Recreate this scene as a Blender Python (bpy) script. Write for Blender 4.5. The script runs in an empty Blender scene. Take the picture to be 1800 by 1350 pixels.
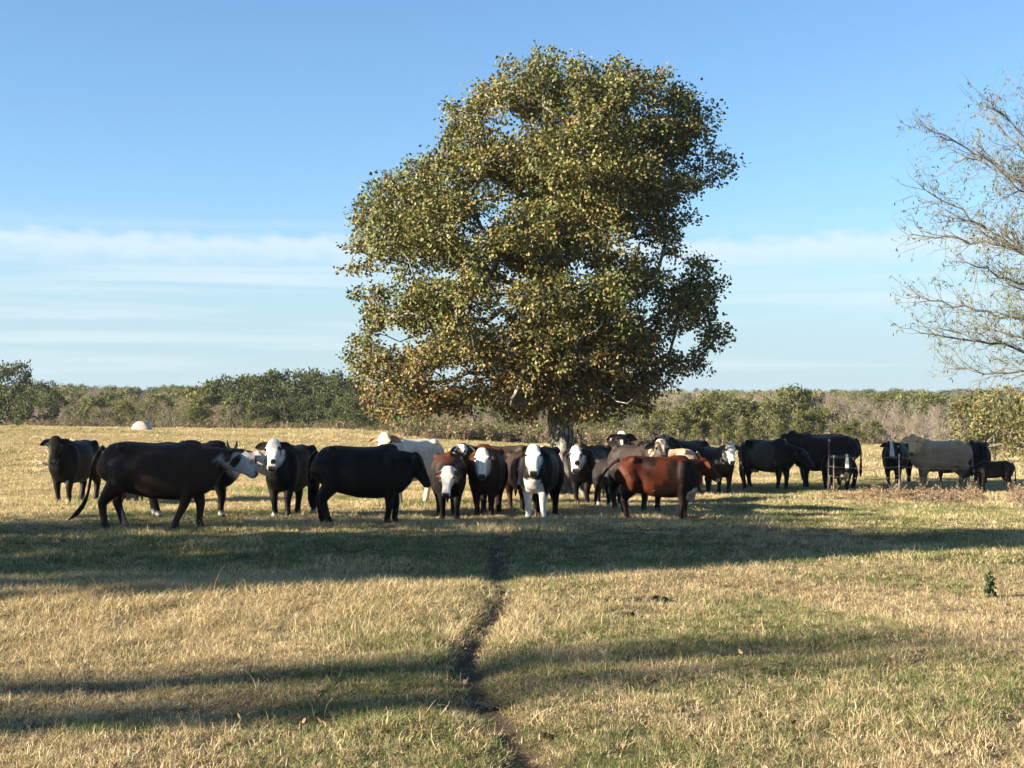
import bpy, math, random
import numpy as np
from mathutils import Vector, Matrix

random.seed(7)
RNG = np.random.default_rng(7)
SC = bpy.context.scene
COL = SC.collection
R = math.radians

# ------------------------------------------------------------------ camera
F_PX, W_PX, H_PX = 2600.0, 1800.0, 1350.0        # focal length in photo pixels
CAM_H, HORIZON = 1.65, 747.0
PITCH = math.atan((HORIZON - H_PX / 2) / F_PX)
cam_data = bpy.data.cameras.new('camera')
cam_data.sensor_fit = 'HORIZONTAL'
cam_data.sensor_width = 36.0
cam_data.lens = 36.0 * F_PX / W_PX
cam_data.clip_start = 0.1
cam_data.clip_end = 20000
cam = bpy.data.objects.new('camera', cam_data)
cam.location = (0, 0, CAM_H)
cam.rotation_euler = (math.pi / 2 + PITCH, 0, 0)
COL.objects.link(cam)
SC.camera = cam

# ------------------------------------------------------------------ light
SUN_EL = R(16.0)
SUN_AZ = R(-108.0)                                # clockwise from +Y: left, a little behind the camera
SUN_DIR = Vector((math.sin(SUN_AZ) * math.cos(SUN_EL), math.cos(SUN_AZ) * math.cos(SUN_EL), math.sin(SUN_EL)))
sun_data = bpy.data.lights.new('sun', 'SUN')
sun_data.energy = 5.0
sun_data.angle = R(0.55)
sun_data.color = (1.0, 0.88, 0.71)
sun = bpy.data.objects.new('sun', sun_data)
sun.rotation_euler = (-SUN_DIR).to_track_quat('-Z', 'Y').to_euler()
sun.location = (-30, -10, 30)
COL.objects.link(sun)

world = bpy.data.worlds.new('World')
SC.world = world
world.use_nodes = True
nt = world.node_tree
nt.nodes.clear()


def N(tree, typ, **kw):
    n = tree.nodes.new(typ)
    for k, v in kw.items():
        if k.startswith('i_'):
            n.inputs[k[2:].replace('_', ' ')].default_value = v
        else:
            setattr(n, k, v)
    return n


def MATH(tree, op, a, b=None, c=None, clamp=False):
    n = tree.nodes.new('ShaderNodeMath')
    n.operation = op
    n.use_clamp = clamp
    for i, v in enumerate((a, b, c)):
        if v is None:
            continue
        if isinstance(v, (int, float)):
            n.inputs[i].default_value = v
        else:
            tree.links.new(v, n.inputs[i])
    return n.outputs[0]


def RAMP(tree, v, a, b):
    n = tree.nodes.new('ShaderNodeMapRange')
    n.interpolation_type = 'SMOOTHSTEP'
    n.inputs['From Min'].default_value = a
    n.inputs['From Max'].default_value = b
    tree.links.new(v, n.inputs['Value'])
    return n.outputs['Result']


def MIX(tree, fac, a, b, blend='MIX'):
    n = tree.nodes.new('ShaderNodeMix')
    n.data_type = 'RGBA'
    n.blend_type = blend
    for i, v in ((0, fac), (6, a), (7, b)):
        if isinstance(v, (int, float)):
            n.inputs[i].default_value = v
        elif isinstance(v, tuple):
            n.inputs[i].default_value = (*v, 1.0) if len(v) == 3 else v
        else:
            tree.links.new(v, n.inputs[i])
    return n.outputs[2]


def NOISE(tree, vec, scale, detail=4.0, rough=0.55, dist=0.0):
    n = tree.nodes.new('ShaderNodeTexNoise')
    n.inputs['Scale'].default_value = scale
    n.inputs['Detail'].default_value = detail
    n.inputs['Roughness'].default_value = rough
    n.inputs['Distortion'].default_value = dist
    if vec is not None:
        tree.links.new(vec, n.inputs['Vector'])
    return n.outputs['Fac']


sky = N(nt, 'ShaderNodeTexSky', sky_type='NISHITA', sun_disc=False, sun_elevation=SUN_EL, sun_rotation=SUN_AZ,
        altitude=150.0, air_density=1.0, dust_density=0.2, ozone_density=2.2)
tc = N(nt, 'ShaderNodeTexCoord')
sep = N(nt, 'ShaderNodeSeparateXYZ')
nt.links.new(tc.outputs['Generated'], sep.inputs[0])
az = MATH(nt, 'ARCTAN2', sep.outputs['X'], sep.outputs['Y'])
el = MATH(nt, 'ARCSINE', sep.outputs['Z'])
# a low bank of thin stratus all round the horizon: wavy bright upper rim, streaks below
cmb = N(nt, 'ShaderNodeCombineXYZ')
nt.links.new(MATH(nt, 'MULTIPLY', az, 42.0), cmb.inputs[0])
nt.links.new(MATH(nt, 'MULTIPLY', el, 90.0), cmb.inputs[1])
rim_n = NOISE(nt, cmb.outputs[0], 1.0, 6.0, 0.6)
cmb2 = N(nt, 'ShaderNodeCombineXYZ')
nt.links.new(MATH(nt, 'MULTIPLY', az, 2.6), cmb2.inputs[0])
nt.links.new(MATH(nt, 'MULTIPLY', el, 70.0), cmb2.inputs[1])
streak = NOISE(nt, cmb2.outputs[0], 1.0, 5.0, 0.5, 0.3)
cmb3 = N(nt, 'ShaderNodeCombineXYZ')
nt.links.new(MATH(nt, 'MULTIPLY', az, 3.2), cmb3.inputs[0])
slow = NOISE(nt, cmb3.outputs[0], 1.0, 1.0, 0.4)
rim = MATH(nt, 'ADD', MATH(nt, 'ADD', R(7.35), MATH(nt, 'MULTIPLY', MATH(nt, 'SUBTRACT', rim_n, 0.5), R(1.3))),
           MATH(nt, 'MULTIPLY', MATH(nt, 'SUBTRACT', slow, 0.5), R(1.6)))
below = MATH(nt, 'SUBTRACT', rim, el)             # >0 inside the bank
edge = RAMP(nt, below, R(-0.15), R(0.55))
fade = MATH(nt, 'SUBTRACT', 1.0, RAMP(nt, below, R(0.2), R(1.7)))
bank = MATH(nt, 'MULTIPLY', edge, MATH(nt, 'ADD', 0.12, MATH(nt, 'MULTIPLY', fade, 0.78)))
st = MATH(nt, 'MULTIPLY', RAMP(nt, streak, 0.40, 0.70), RAMP(nt, below, R(-1.1), R(1.2)))
cl = MATH(nt, 'MAXIMUM', bank, MATH(nt, 'MULTIPLY', st, 0.75))
cl = MATH(nt, 'MULTIPLY', cl, RAMP(nt, el, R(-1.0), R(2.5)), clamp=True)
cl = MATH(nt, 'MULTIPLY', cl, 0.85)
SKY_TINT = (0.70, 0.86, 1.01)
skyc = MIX(nt, 1.0, sky.outputs[0], SKY_TINT, 'MULTIPLY')
CLOUD = (3.6, 4.1, 4.4)
VEIL = (2.15, 2.95, 3.40)                         # thin haze thickening towards the horizon
veil = MATH(nt, 'MULTIPLY', MATH(nt, 'SUBTRACT', 1.0, RAMP(nt, el, R(0.5), R(10.0))), 0.92)
mixed = MIX(nt, cl, MIX(nt, veil, skyc, VEIL), CLOUD)
bg = N(nt, 'ShaderNodeBackground', i_Strength=0.05)
nt.links.new(mixed, bg.inputs['Color'])
wo = N(nt, 'ShaderNodeOutputWorld')
nt.links.new(bg.outputs[0], wo.inputs['Surface'])

SC.view_settings.view_transform = 'Standard'
SC.view_settings.look = 'None'
SC.view_settings.exposure = 2.2
SC.view_settings.gamma = 1.0
SC.view_settings.use_curve_mapping = False
SC.render.engine = 'CYCLES'
SC.cycles.max_bounces = 6
SC.cycles.diffuse_bounces = 3
SC.cycles.transmission_bounces = 4
SC.cycles.transparent_max_bounces = 8
SC.cycles.use_denoising = True
try:
    SC.cycles.denoiser = 'OPENIMAGEDENOISE'
    SC.cycles.denoising_input_passes = 'RGB_ALBEDO_NORMAL'
    SC.cycles.denoising_prefilter = 'ACCURATE'
except Exception:
    pass


# ------------------------------------------------------------------ maths helpers
def sstep(a, b, x):
    t = np.clip((np.asarray(x, float) - a) / (b - a), 0, 1)
    return t * t * (3 - 2 * t)


def hash2(ix, iy, seed):
    v = np.sin(ix * 127.1 + iy * 311.7 + seed * 74.7) * 43758.5453
    return v - np.floor(v)


def vnoise(x, y, seed=0):
    x = np.asarray(x, float); y = np.asarray(y, float)
    ix, iy = np.floor(x), np.floor(y)
    fx, fy = x - ix, y - iy
    fx = fx * fx * (3 - 2 * fx); fy = fy * fy * (3 - 2 * fy)
    a, b = hash2(ix, iy, seed), hash2(ix + 1, iy, seed)
    c, d = hash2(ix, iy + 1, seed), hash2(ix + 1, iy + 1, seed)
    return (a * (1 - fx) + b * fx) * (1 - fy) + (c * (1 - fx) + d * fx) * fy


def fbm(x, y, seed=0, octs=3):
    s, a, t = 0, 1, 0
    for i in range(octs):
        s = s + a * vnoise(np.asarray(x) * 2 ** i, np.asarray(y) * 2 ** i, seed + i * 17)
        t += a; a *= 0.5
    return s / t


# ------------------------------------------------------------------ terrain
def flat_at(px, py, z=0.0):
    """photo pixel -> point on the level z"""
    u, v = (px - W_PX / 2) / F_PX, -(py - H_PX / 2) / F_PX
    dy = math.cos(PITCH) - v * math.sin(PITCH)
    dz = math.sin(PITCH) + v * math.cos(PITCH)
    t = (z - CAM_H) / dz
    return u * t, dy * t


TRAIL_PX = [(1010, 1420), (960, 1350), (918, 1300), (872, 1258), (838, 1210), (818, 1175), (833, 1135), (862, 1100),
            (882, 1060), (886, 1035), (878, 1005), (866, 975), (872, 950), (905, 930)]
TRAIL = np.array([flat_at(*p) for p in TRAIL_PX])


def trail_dist(x, y):
    x = np.asarray(x, float); y = np.asarray(y, float)
    best = np.full(x.shape, 1e9)
    wx = x + 0.10 * (vnoise(x * 2.5, y * 1.3, 5) - 0.5)
    for a, b in zip(TRAIL[:-1], TRAIL[1:]):
        d = b - a
        t = np.clip(((wx - a[0]) * d[0] + (y - a[1]) * d[1]) / (d @ d), 0, 1)
        best = np.minimum(best, np.hypot(wx - a[0] - t * d[0], y - a[1] - t * d[1]))
    return best


def ground_h(x, y):
    x = np.asarray(x, float); y = np.asarray(y, float)
    xa = x * 100.0 / np.maximum(y, 60.0)
    side = np.interp(xa, [-80, -35, -11.5, -7.7, -2, 15, 24, 35, 80], [1.9, 1.46, 1.15, 0.96, 0.74, 0.0, 0.15, -0.35, -0.6])
    h = side * sstep(34, 100, y)
    r = np.hypot(x, y)
    h = h + np.interp(r, [0, 108, 150, 250, 400, 700, 1000, 9000], [0, 0, -1.6, -0.6, 2.4, 7.6, 10.5, 10.5])
    near = 1 - sstep(45, 80, y)
    crest = 14.2 + np.clip(x, 0, 9) * 0.62
    h = h + near * (0.13 * np.exp(-((y - crest) / 1.5) ** 2) - 0.13 * np.exp(-((y - crest - 4.0) / 2.4) ** 2))
    h = h + near * 0.10 * (fbm(x * 0.42, y * 0.42, 3, 3) - 0.5)
    h = h + near * 0.05 * (fbm(x * 2.3, y * 2.3, 9, 2) - 0.5)
    td = trail_dist(x, y)
    h = h - near * 0.085 * np.exp(-(td / 0.16) ** 2) * (0.35 + 0.9 * vnoise(x * 2.1, y * 1.6, 61))
    h = h + (1 - near) * 0.35 * (fbm(x * 0.07, y * 0.07, 21, 3) - 0.5) * sstep(70, 100, y)
    return h


def on_ground(px, py):
    x, y = flat_at(px, py)
    for _ in range(6):
        z = float(ground_h(x, y))
        z = min(z, 1.2)
        x2, y2 = flat_at(px, py, z)
        x, y = 0.5 * (x + x2), 0.5 * (y + y2)
    return x, y, float(ground_h(x, y))


def at_depth(px, d):
    return (px - W_PX / 2) / F_PX * d, d


def height_to(py, d):
    """level reached by photo row py at distance d"""
    return CAM_H + (HORIZON - py) / F_PX * d


# ------------------------------------------------------------------ mesh helpers
class MB:
    """collects vertices, triangles and quads with a colour per vertex"""
    def __init__(self):
        self.v, self.c, self.t, self.q, self.n = [], [], [], [], 0

    def add(self, v, tris=None, quads=None, col=(1, 1, 1)):
        v = np.asarray(v, float).reshape(-1, 3)
        self.v.append(v)
        c = np.asarray(col, float)
        self.c.append(np.broadcast_to(c, (len(v), 3)) if c.ndim == 1 else c)
        if tris is not None and len(tris):
            self.t.append(np.asarray(tris, int).reshape(-1, 3) + self.n)
        if quads is not None and len(quads):
            self.q.append(np.asarray(quads, int).reshape(-1, 4) + self.n)
        self.n += len(v)

    def tube(self, pts, rad, sides=6, col=(1, 1, 1), cap=True):
        pts = np.asarray(pts, float); rad = np.broadcast_to(np.asarray(rad, float), (len(pts),))
        tg = np.gradient(pts, axis=0)
        tg /= np.linalg.norm(tg, axis=1)[:, None] + 1e-9
        ref = np.array([0.31, 0.95, 0.05]) if abs(tg[0][2]) > 0.8 else np.array([0.0, 0.0, 1.0])
        a = np.cross(tg, ref); a /= np.linalg.norm(a, axis=1)[:, None] + 1e-9
        b = np.cross(tg, a)
        an = np.linspace(0, 2 * np.pi, sides, endpoint=False)
        ring = pts[:, None, :] + rad[:, None, None] * (np.cos(an)[None, :, None] * a[:, None, :] + np.sin(an)[None, :, None] * b[:, None, :])
        n = len(pts)
        i = np.arange(n - 1)[:, None] * sides; j = np.arange(sides)[None, :]; k = (j + 1) % sides
        q = np.stack([i + j, i + k, i + sides + k, i + sides + j], -1).reshape(-1, 4)
        v = ring.reshape(-1, 3); t = None
        if cap:
            v = np.vstack([v, pts[:1], pts[-1:]])
            c0, c1 = n * sides, n * sides + 1
            j = np.arange(sides); k = (j + 1) % sides
            t = np.vstack([np.stack([np.full(sides, c0), k, j], -1),
                           np.stack([np.full(sides, c1), (n - 1) * sides + j, (n - 1) * sides + k], -1)])
        self.add(v, t, q, col)

    def loft(self, pts, wid, up, dn, side=None, sides=14, power=2.3, col=(1, 1, 1)):
        """rings of half-width wid and heights up / dn (above / below the axis) along pts, superelliptic"""
        pts = np.asarray(pts, float)
        tg = np.gradient(pts, axis=0); tg /= np.linalg.norm(tg, axis=1)[:, None]
        if side is None:
            s = np.cross(np.array([0, 0, 1.0]), tg); s /= np.linalg.norm(s, axis=1)[:, None]
        else:
            s = np.broadcast_to(np.asarray(side, float), pts.shape)
        u = np.cross(tg, s)
        an = np.linspace(0, 2 * np.pi, sides, endpoint=False)
        ca, sa = np.cos(an), np.sin(an)
        cx = np.sign(ca) * np.abs(ca) ** (2 / power); cy = np.sign(sa) * np.abs(sa) ** (2 / power)
        wid, up, dn = (np.asarray(z, float) for z in (wid, up, dn))
        hh = np.where(cy[None, :] > 0, cy[None, :] * up[:, None], cy[None, :] * dn[:, None])
        ring = pts[:, None, :] + (wid[:, None] * cx[None, :])[..., None] * s[:, None, :] + hh[..., None] * u[:, None, :]
        n = len(pts)
        i = np.arange(n - 1)[:, None] * sides; j = np.arange(sides)[None, :]; k = (j + 1) % sides
        q = np.stack([i + j, i + k, i + sides + k, i + sides + j], -1).reshape(-1, 4)
        v = np.vstack([ring.reshape(-1, 3), ring[0].mean(0)[None], ring[-1].mean(0)[None]])
        j = np.arange(sides); k = (j + 1) % sides
        t = np.vstack([np.stack([np.full(sides, n * sides), k, j], -1),
                       np.stack([np.full(sides, n * sides + 1), (n - 1) * sides + j, (n - 1) * sides + k], -1)])
        self.add(v, t, q, col)

    def ball(self, c, r, seg=10, rings=7, col=(1, 1, 1)):
        c = np.asarray(c, float); r = np.broadcast_to(np.asarray(r, float), (3,))
        th = np.linspace(0, np.pi, rings + 1)[1:-1]; ph = np.linspace(0, 2 * np.pi, seg, endpoint=False)
        v = np.stack([np.sin(th)[:, None] * np.cos(ph), np.sin(th)[:, None] * np.sin(ph), np.cos(th)[:, None] + 0 * ph], -1).reshape(-1, 3)
        v = np.vstack([v, [[0, 0, 1], [0, 0, -1]]]) * r + c
        m = rings - 1
        i = np.arange(m - 1)[:, None] * seg; j = np.arange(seg)[None, :]; k = (j + 1) % seg
        q = np.stack([i + j, i + seg + j, i + seg + k, i + k], -1).reshape(-1, 4)
        j = np.arange(seg); k = (j + 1) % seg
        t = np.vstack([np.stack([np.full(seg, m * seg), j, k], -1), np.stack([np.full(seg, m * seg + 1), (m - 1) * seg + k, (m - 1) * seg + j], -1)])
        self.add(v, t, q, col)

    def box(self, c, h, col=(1, 1, 1)):
        c = np.asarray(c, float); h = np.asarray(h, float)
        s = np.array([[-1, -1, -1], [1, -1, -1], [1, 1, -1], [-1, 1, -1], [-1, -1, 1], [1, -1, 1], [1, 1, 1], [-1, 1, 1]])
        self.add(c + s * h, None, [[0, 3, 2, 1], [4, 5, 6, 7], [0, 1, 5, 4], [1, 2, 6, 5], [2, 3, 7, 6], [3, 0, 4, 7]], col)

    def arrays(self):
        v = np.vstack(self.v); c = np.vstack(self.c)
        t = np.vstack(self.t) if self.t else np.zeros((0, 3), int)
        q = np.vstack(self.q) if self.q else np.zeros((0, 4), int)
        return v, c, t, q

    def mesh(self, name, mat=None, smooth=True):
        return np_mesh(name, *self.arrays(), mat=mat, smooth=smooth)


def np_mesh(name, v, c, t, q, mat=None, smooth=True):
    me = bpy.data.meshes.new(name)
    me.vertices.add(len(v))
    me.vertices.foreach_set('co', np.ascontiguousarray(v, dtype=np.float32).ravel())
    nl = len(t) * 3 + len(q) * 4
    me.loops.add(nl)
    me.loops.foreach_set('vertex_index', np.concatenate([t.ravel(), q.ravel()]).astype(np.int32))
    me.polygons.add(len(t) + len(q))
    me.polygons.foreach_set('loop_start', np.concatenate([np.arange(len(t)) * 3, len(t) * 3 + np.arange(len(q)) * 4]).astype(np.int32))
    if smooth:
        me.polygons.foreach_set('use_smooth', np.ones(len(t) + len(q), dtype=bool))
    a = me.attributes.new('col', 'FLOAT_COLOR', 'POINT')
    a.data.foreach_set('color', np.hstack([c, np.ones((len(c), 1))]).astype(np.float32).ravel())
    me.update(calc_edges=True)
    me.validate()
    if mat:
        me.materials.append(mat)
    return me


def obj(name, me, parent=None, loc=None, rz=0.0, scale=1.0, link=True):
    o = bpy.data.objects.new(name, me)
    if link:
        COL.objects.link(o)
    if parent:
        o.parent = parent
    if loc is not None:
        o.location = loc
    o.rotation_euler = (0, 0, rz)
    o.scale = (scale,) * 3
    return o


def tag(o, label=None, cat=None, group=None, kind=None):
    for k, v in (('label', label), ('category', cat), ('group', group), ('kind', kind)):
        if v:
            o[k] = v
    return o


# ------------------------------------------------------------------ materials
def mat_new(name):
    m = bpy.data.materials.new(name)
    m.use_nodes = True
    m.node_tree.nodes.clear()
    return m, m.node_tree


def attr_mat(name, rough=0.8, translucent=0.0, spec=0.2, var=0.0, bump=0.0, bump_scale=40.0, mottle=0.0, mottle_scale=8.0, sheen=0.0):
    """colour from the mesh's own 'col' attribute, plus per-object variation, mottling and fine relief"""
    m, t = mat_new(name)
    a = N(t, 'ShaderNodeAttribute', attribute_name='col')
    col = a.outputs['Color']
    tcx = N(t, 'ShaderNodeTexCoord')
    if mottle:
        nz = NOISE(t, tcx.outputs['Object'], mottle_scale, 5.0, 0.6)
        f = MATH(t, 'MULTIPLY_ADD', MATH(t, 'SUBTRACT', nz, 0.5), 2 * mottle, 1.0)
        cc = N(t, 'ShaderNodeCombineXYZ')
        for i in range(3):
            t.links.new(f, cc.inputs[i])
        col = MIX(t, 1.0, col, cc.outputs[0], 'MULTIPLY')
    if var:
        oi = N(t, 'ShaderNodeObjectInfo')
        hs = N(t, 'ShaderNodeHueSaturation')
        t.links.new(MATH(t, 'MULTIPLY_ADD', oi.outputs['Random'], var, 1 - var / 2), hs.inputs['Value'])
        t.links.new(MATH(t, 'MULTIPLY_ADD', oi.outputs['Random'], -0.02 * min(1, var * 3), 0.5 + 0.01 * min(1, var * 3)), hs.inputs['Hue'])
        t.links.new(col, hs.inputs['Color'])
        col = hs.outputs[0]
    p = N(t, 'ShaderNodeBsdfPrincipled', i_Roughness=rough)
    p.inputs['Specular IOR Level'].default_value = spec
    t.links.new(col, p.inputs['Base Color'])
    if sheen:
        p.inputs['Sheen Weight'].default_value = sheen
        p.inputs['Sheen Roughness'].default_value = 0.4
        t.links.new(col, p.inputs['Sheen Tint'])
    if bump:
        b = N(t, 'ShaderNodeBump', i_Strength=bump, i_Distance=0.02)
        t.links.new(NOISE(t, tcx.outputs['Object'], bump_scale, 4.0, 0.6), b.inputs['Height'])
        t.links.new(b.outputs[0], p.inputs['Normal'])
    out = N(t, 'ShaderNodeOutputMaterial')
    sh = p.outputs[0]
    if translucent:
        tr = N(t, 'ShaderNodeBsdfTranslucent')
        t.links.new(MIX(t, 1.0, col, (1.15, 1.1, 0.7), 'MULTIPLY'), tr.inputs['Color'])
        mx = N(t, 'ShaderNodeMixShader', i_Fac=translucent)
        t.links.new(sh, mx.inputs[1]); t.links.new(tr.outputs[0], mx.inputs[2])
        sh = mx.outputs[0]
    t.links.new(sh, out.inputs['Surface'])
    return m


M_LEAF = attr_mat('oak_leaf', 0.6, 0.20, 0.3)
M_FAR_LEAF = attr_mat('woodland_leaf', 0.7, 0.25, 0.2, var=0.28)
M_GRASS = attr_mat('grass_blade', 0.6, 0.30, 0.25, var=0.3)
M_BARK = attr_mat('bark', 0.9, 0, 0.15, bump=0.9, bump_scale=9.0, mottle=0.35, mottle_scale=14.0)
M_COAT = attr_mat('cow_coat', 0.5, 0, 0.09, bump=0.4, bump_scale=38.0, mottle=0.38, mottle_scale=13.0)
M_PLAIN = attr_mat('plain', 0.7, 0, 0.3, mottle=0.25, mottle_scale=20.0)
M_EYE = attr_mat('eye', 0.12, 0, 0.6)
M_TWIG = attr_mat('twig', 0.85, 0, 0.1)


def ground_material():
    m, t = mat_new('field_soil')
    a = N(t, 'ShaderNodeAttribute', attribute_name='col')
    g = N(t, 'ShaderNodeTexCoord')
    n1 = NOISE(t, g.outputs['Object'], 18.0, 8.0, 0.65)
    n2 = NOISE(t, g.outputs['Object'], 1.3, 5.0, 0.6)
    mp = N(t, 'ShaderNodeMapping')
    mp.inputs['Scale'].default_value = (0.5, 2.2, 1)
    t.links.new(g.outputs['Object'], mp.inputs[0])
    n3 = NOISE(t, mp.outputs[0], 0.9, 6.0, 0.65)
    f = MATH(t, 'ADD', MATH(t, 'ADD', MATH(t, 'MULTIPLY', n1, 0.7), MATH(t, 'MULTIPLY', n2, 0.5)), MATH(t, 'MULTIPLY', n3, 0.7))
    cc = N(t, 'ShaderNodeCombineXYZ')
    for i in range(3):
        t.links.new(f, cc.inputs[i])
    col = MIX(t, 1.0, a.outputs['Color'], cc.outputs[0], 'MULTIPLY')
    p = N(t, 'ShaderNodeBsdfPrincipled', i_Roughness=0.95)
    p.inputs['Specular IOR Level'].default_value = 0.05
    t.links.new(col, p.inputs['Base Color'])
    b = N(t, 'ShaderNodeBump', i_Strength=1.0, i_Distance=0.06)
    t.links.new(n1, b.inputs['Height'])
    t.links.new(b.outputs[0], p.inputs['Normal'])
    out = N(t, 'ShaderNodeOutputMaterial')
    t.links.new(p.outputs[0], out.inputs['Surface'])
    return m


M_GROUND = ground_material()

# ------------------------------------------------------------------ ground
STRAW = np.array([0.35, 0.275, 0.145]); GREEN = np.array([0.085, 0.10, 0.034]); DIRT = np.array([0.105, 0.078, 0.052])
THATCH = np.array([0.125, 0.095, 0.055]); BROWN = np.array([0.19, 0.13, 0.075])


def greenness(x, y):
    """where the sward is green instead of dry"""
    x = np.asarray(x, float); y = np.asarray(y, float)
    g = 0.7 * sstep(0.53, 0.70, fbm(x * 0.45 + 3, y * 0.33, 31, 3))
    for (px, py, rx, ry, s) in ((690, 1195, 0.7, 0.55, 1.0), (1180, 1130, 1.1, 1.0, 0.8), (1350, 1230, 0.9, 0.35, 0.5), (160, 1285, 0.35, 0.25, 0.8),
                                (1650, 900, 4.0, 3.0, 0.75), (430, 960, 7.0, 3.2, 0.75), (1250, 985, 6.0, 2.2, 0.75), (880, 975, 5.0, 2.5, 0.5), (1420, 1250, 0.6, 0.25, 0.5),
                                (600, 1205, 0.7, 0.3, 0.7), (1780, 1220, 1.2, 0.6, 0.5), (160, 985, 3.0, 1.6, 0.7)):
        cx, cy = flat_at(px, py)
        g = np.maximum(g * 0.999, s * np.exp(-((x - cx) / rx) ** 2 - ((y - cy) / ry) ** 2))
    cx, cy = flat_at(420, 1070)
    g = g * (1 - 0.9 * np.exp(-((x - cx) / 3.0) ** 2 - ((y - cy) / 1.6) ** 2))
    return np.clip(g, 0, 1)


def grow(a, b, step, k):
    out = [a]
    while out[-1] < b:
        out.append(out[-1] + step); step *= k
    return out


xs = np.array(sorted(set([-v for v in grow(9.0, 6000, 0.4, 1.13)] + list(np.arange(-9, 9.01, 0.14)) + grow(9.0, 6000, 0.4, 1.13))))
ys = np.array(sorted(set([-v for v in grow(-5.0, 3000, 0.8, 1.4)] + list(np.arange(5, 26, 0.16)) + grow(26.0, 7000, 0.25, 1.03))))
GX, GY = np.meshgrid(xs, ys)
GZ = ground_h(GX, GY)
gv = np.stack([GX, GY, GZ], -1).reshape(-1, 3)
ny, nx = GX.shape
ii = np.arange(ny - 1)[:, None] * nx + np.arange(nx - 1)[None, :]
gq = np.stack([ii, ii + 1, ii + nx + 1, ii + nx], -1).reshape(-1, 4)
gx, gy = gv[:, 0], gv[:, 1]
gg = greenness(gx, gy)[:, None]
gc = THATCH * (1 - gg) + GREEN * 0.85 * gg
farm = sstep(22, 48, gy)[:, None]
gc = gc * (1 - farm) + farm * (STRAW * 0.92 * (1 - 0.35 * gg) + GREEN * 0.35 * gg)
wood = sstep(104, 112, np.hypot(gx, gy))[:, None]
gc = gc * (1 - wood) + wood * np.array([0.09, 0.075, 0.045])
dd = np.exp(-(trail_dist(gx, gy) / 0.17) ** 2)[:, None] * (gy < 24)[:, None]
gc = gc * (1 - dd) + DIRT * dd
tag(obj('ground', np_mesh('ground', gv, gc, np.zeros((0, 3), int), gq, M_GROUND)), kind='structure')


# ------------------------------------------------------------------ scattering (uncountable stuff only)
def scatter(name, pts, rots, scls, idxs, sources, label, cat):
    me = bpy.data.meshes.new(name)
    n = len(pts)
    me.vertices.add(n)
    me.vertices.foreach_set('co', np.asarray(pts, np.float32).ravel())
    for an, ty, key, data in (('rot', 'FLOAT_VECTOR', 'vector', rots), ('scl', 'FLOAT', 'value', scls), ('idx', 'INT', 'value', idxs)):
        at = me.attributes.new(an, ty, 'POINT')
        at.data.foreach_set(key, np.asarray(data, np.int32 if ty == 'INT' else np.float32).ravel())
    o = obj(name, me)
    c = bpy.data.collections.new(name + '_sources')
    for k, s in enumerate(sources):
        so = bpy.data.objects.new('%s_%02d' % (name, k), s)
        c.objects.link(so)
    g = bpy.data.node_groups.new(name, 'GeometryNodeTree')
    g.interface.new_socket('Geometry', in_out='INPUT', socket_type='NodeSocketGeometry')
    g.interface.new_socket('Geometry', in_out='OUTPUT', socket_type='NodeSocketGeometry')
    gi = g.nodes.new('NodeGroupInput'); go = g.nodes.new('NodeGroupOutput')
    ip = g.nodes.new('GeometryNodeInstanceOnPoints')
    ci = g.nodes.new('GeometryNodeCollectionInfo')
    ci.inputs['Collection'].default_value = c
    ci.inputs['Separate Children'].default_value = True
    ci.inputs['Reset Children'].default_value = True

    def named(an, ty):
        nn = g.nodes.new('GeometryNodeInputNamedAttribute')
        nn.data_type = ty
        nn.inputs['Name'].default_value = an
        return nn.outputs[0]
    er = g.nodes.new('FunctionNodeEulerToRotation')
    g.links.new(named('rot', 'FLOAT_VECTOR'), er.inputs[0])
    g.links.new(gi.outputs[0], ip.inputs['Points'])
    g.links.new(ci.outputs[0], ip.inputs['Instance'])
    ip.inputs['Pick Instance'].default_value = True
    g.links.new(named('idx', 'INT'), ip.inputs['Instance Index'])
    g.links.new(er.outputs[0], ip.inputs['Rotation'])
    g.links.new(named('scl', 'FLOAT'), ip.inputs['Scale'])
    g.links.new(ip.outputs[0], go.inputs[0])
    md = o.modifiers.new('scatter', 'NODES')
    md.node_group = g
    return tag(o, label, cat, kind='stuff')


def blade_mesh(name, n, radius, hgt, wid, lean, cols, curl=0.4, seed=0, segs=3):
    """one tuft of n curved tapering blades"""
    rg = np.random.default_rng(seed)
    mb = MB()
    for _ in range(n):
        a, rr = rg.uniform(0, 6.283), radius * math.sqrt(rg.uniform())
        base = np.array([rr * math.cos(a), rr * math.sin(a), -0.01])
        b = a + rg.normal(0, 1.1)
        L = hgt * rg.uniform(0.5, 1.25)
        th = abs(rg.normal(lean, 0.35)); bend = rg.normal(curl, 0.5)
        side_turn = rg.normal(0, 0.5)
        w = wid * rg.uniform(0.6, 1.3)
        f = b + rg.uniform(-1.2, 1.2)
        sd = np.array([-math.sin(f), math.cos(f), 0.0])
        pts = [base]
        for s in range(segs):
            d = np.array([math.sin(th) * math.cos(b), math.sin(th) * math.sin(b), math.cos(th)])
            pts.append(pts[-1] + d * L / segs)
            th += bend / segs * 1.6; b += side_turn / segs * 2
        vs = []
        for s, p in enumerate(pts):
            k = w * (1 - 0.85 * s / segs) * 0.5
            vs += [p - sd * k, p + sd * k]
        q = [[2 * s, 2 * s + 1, 2 * s + 3, 2 * s + 2] for s in range(segs)]
        c = np.array(cols[rg.integers(len(cols))]) * rg.uniform(0.75, 1.25)
        mb.add(vs, None, q, c)
    return mb.mesh(name, M_GRASS)


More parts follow.
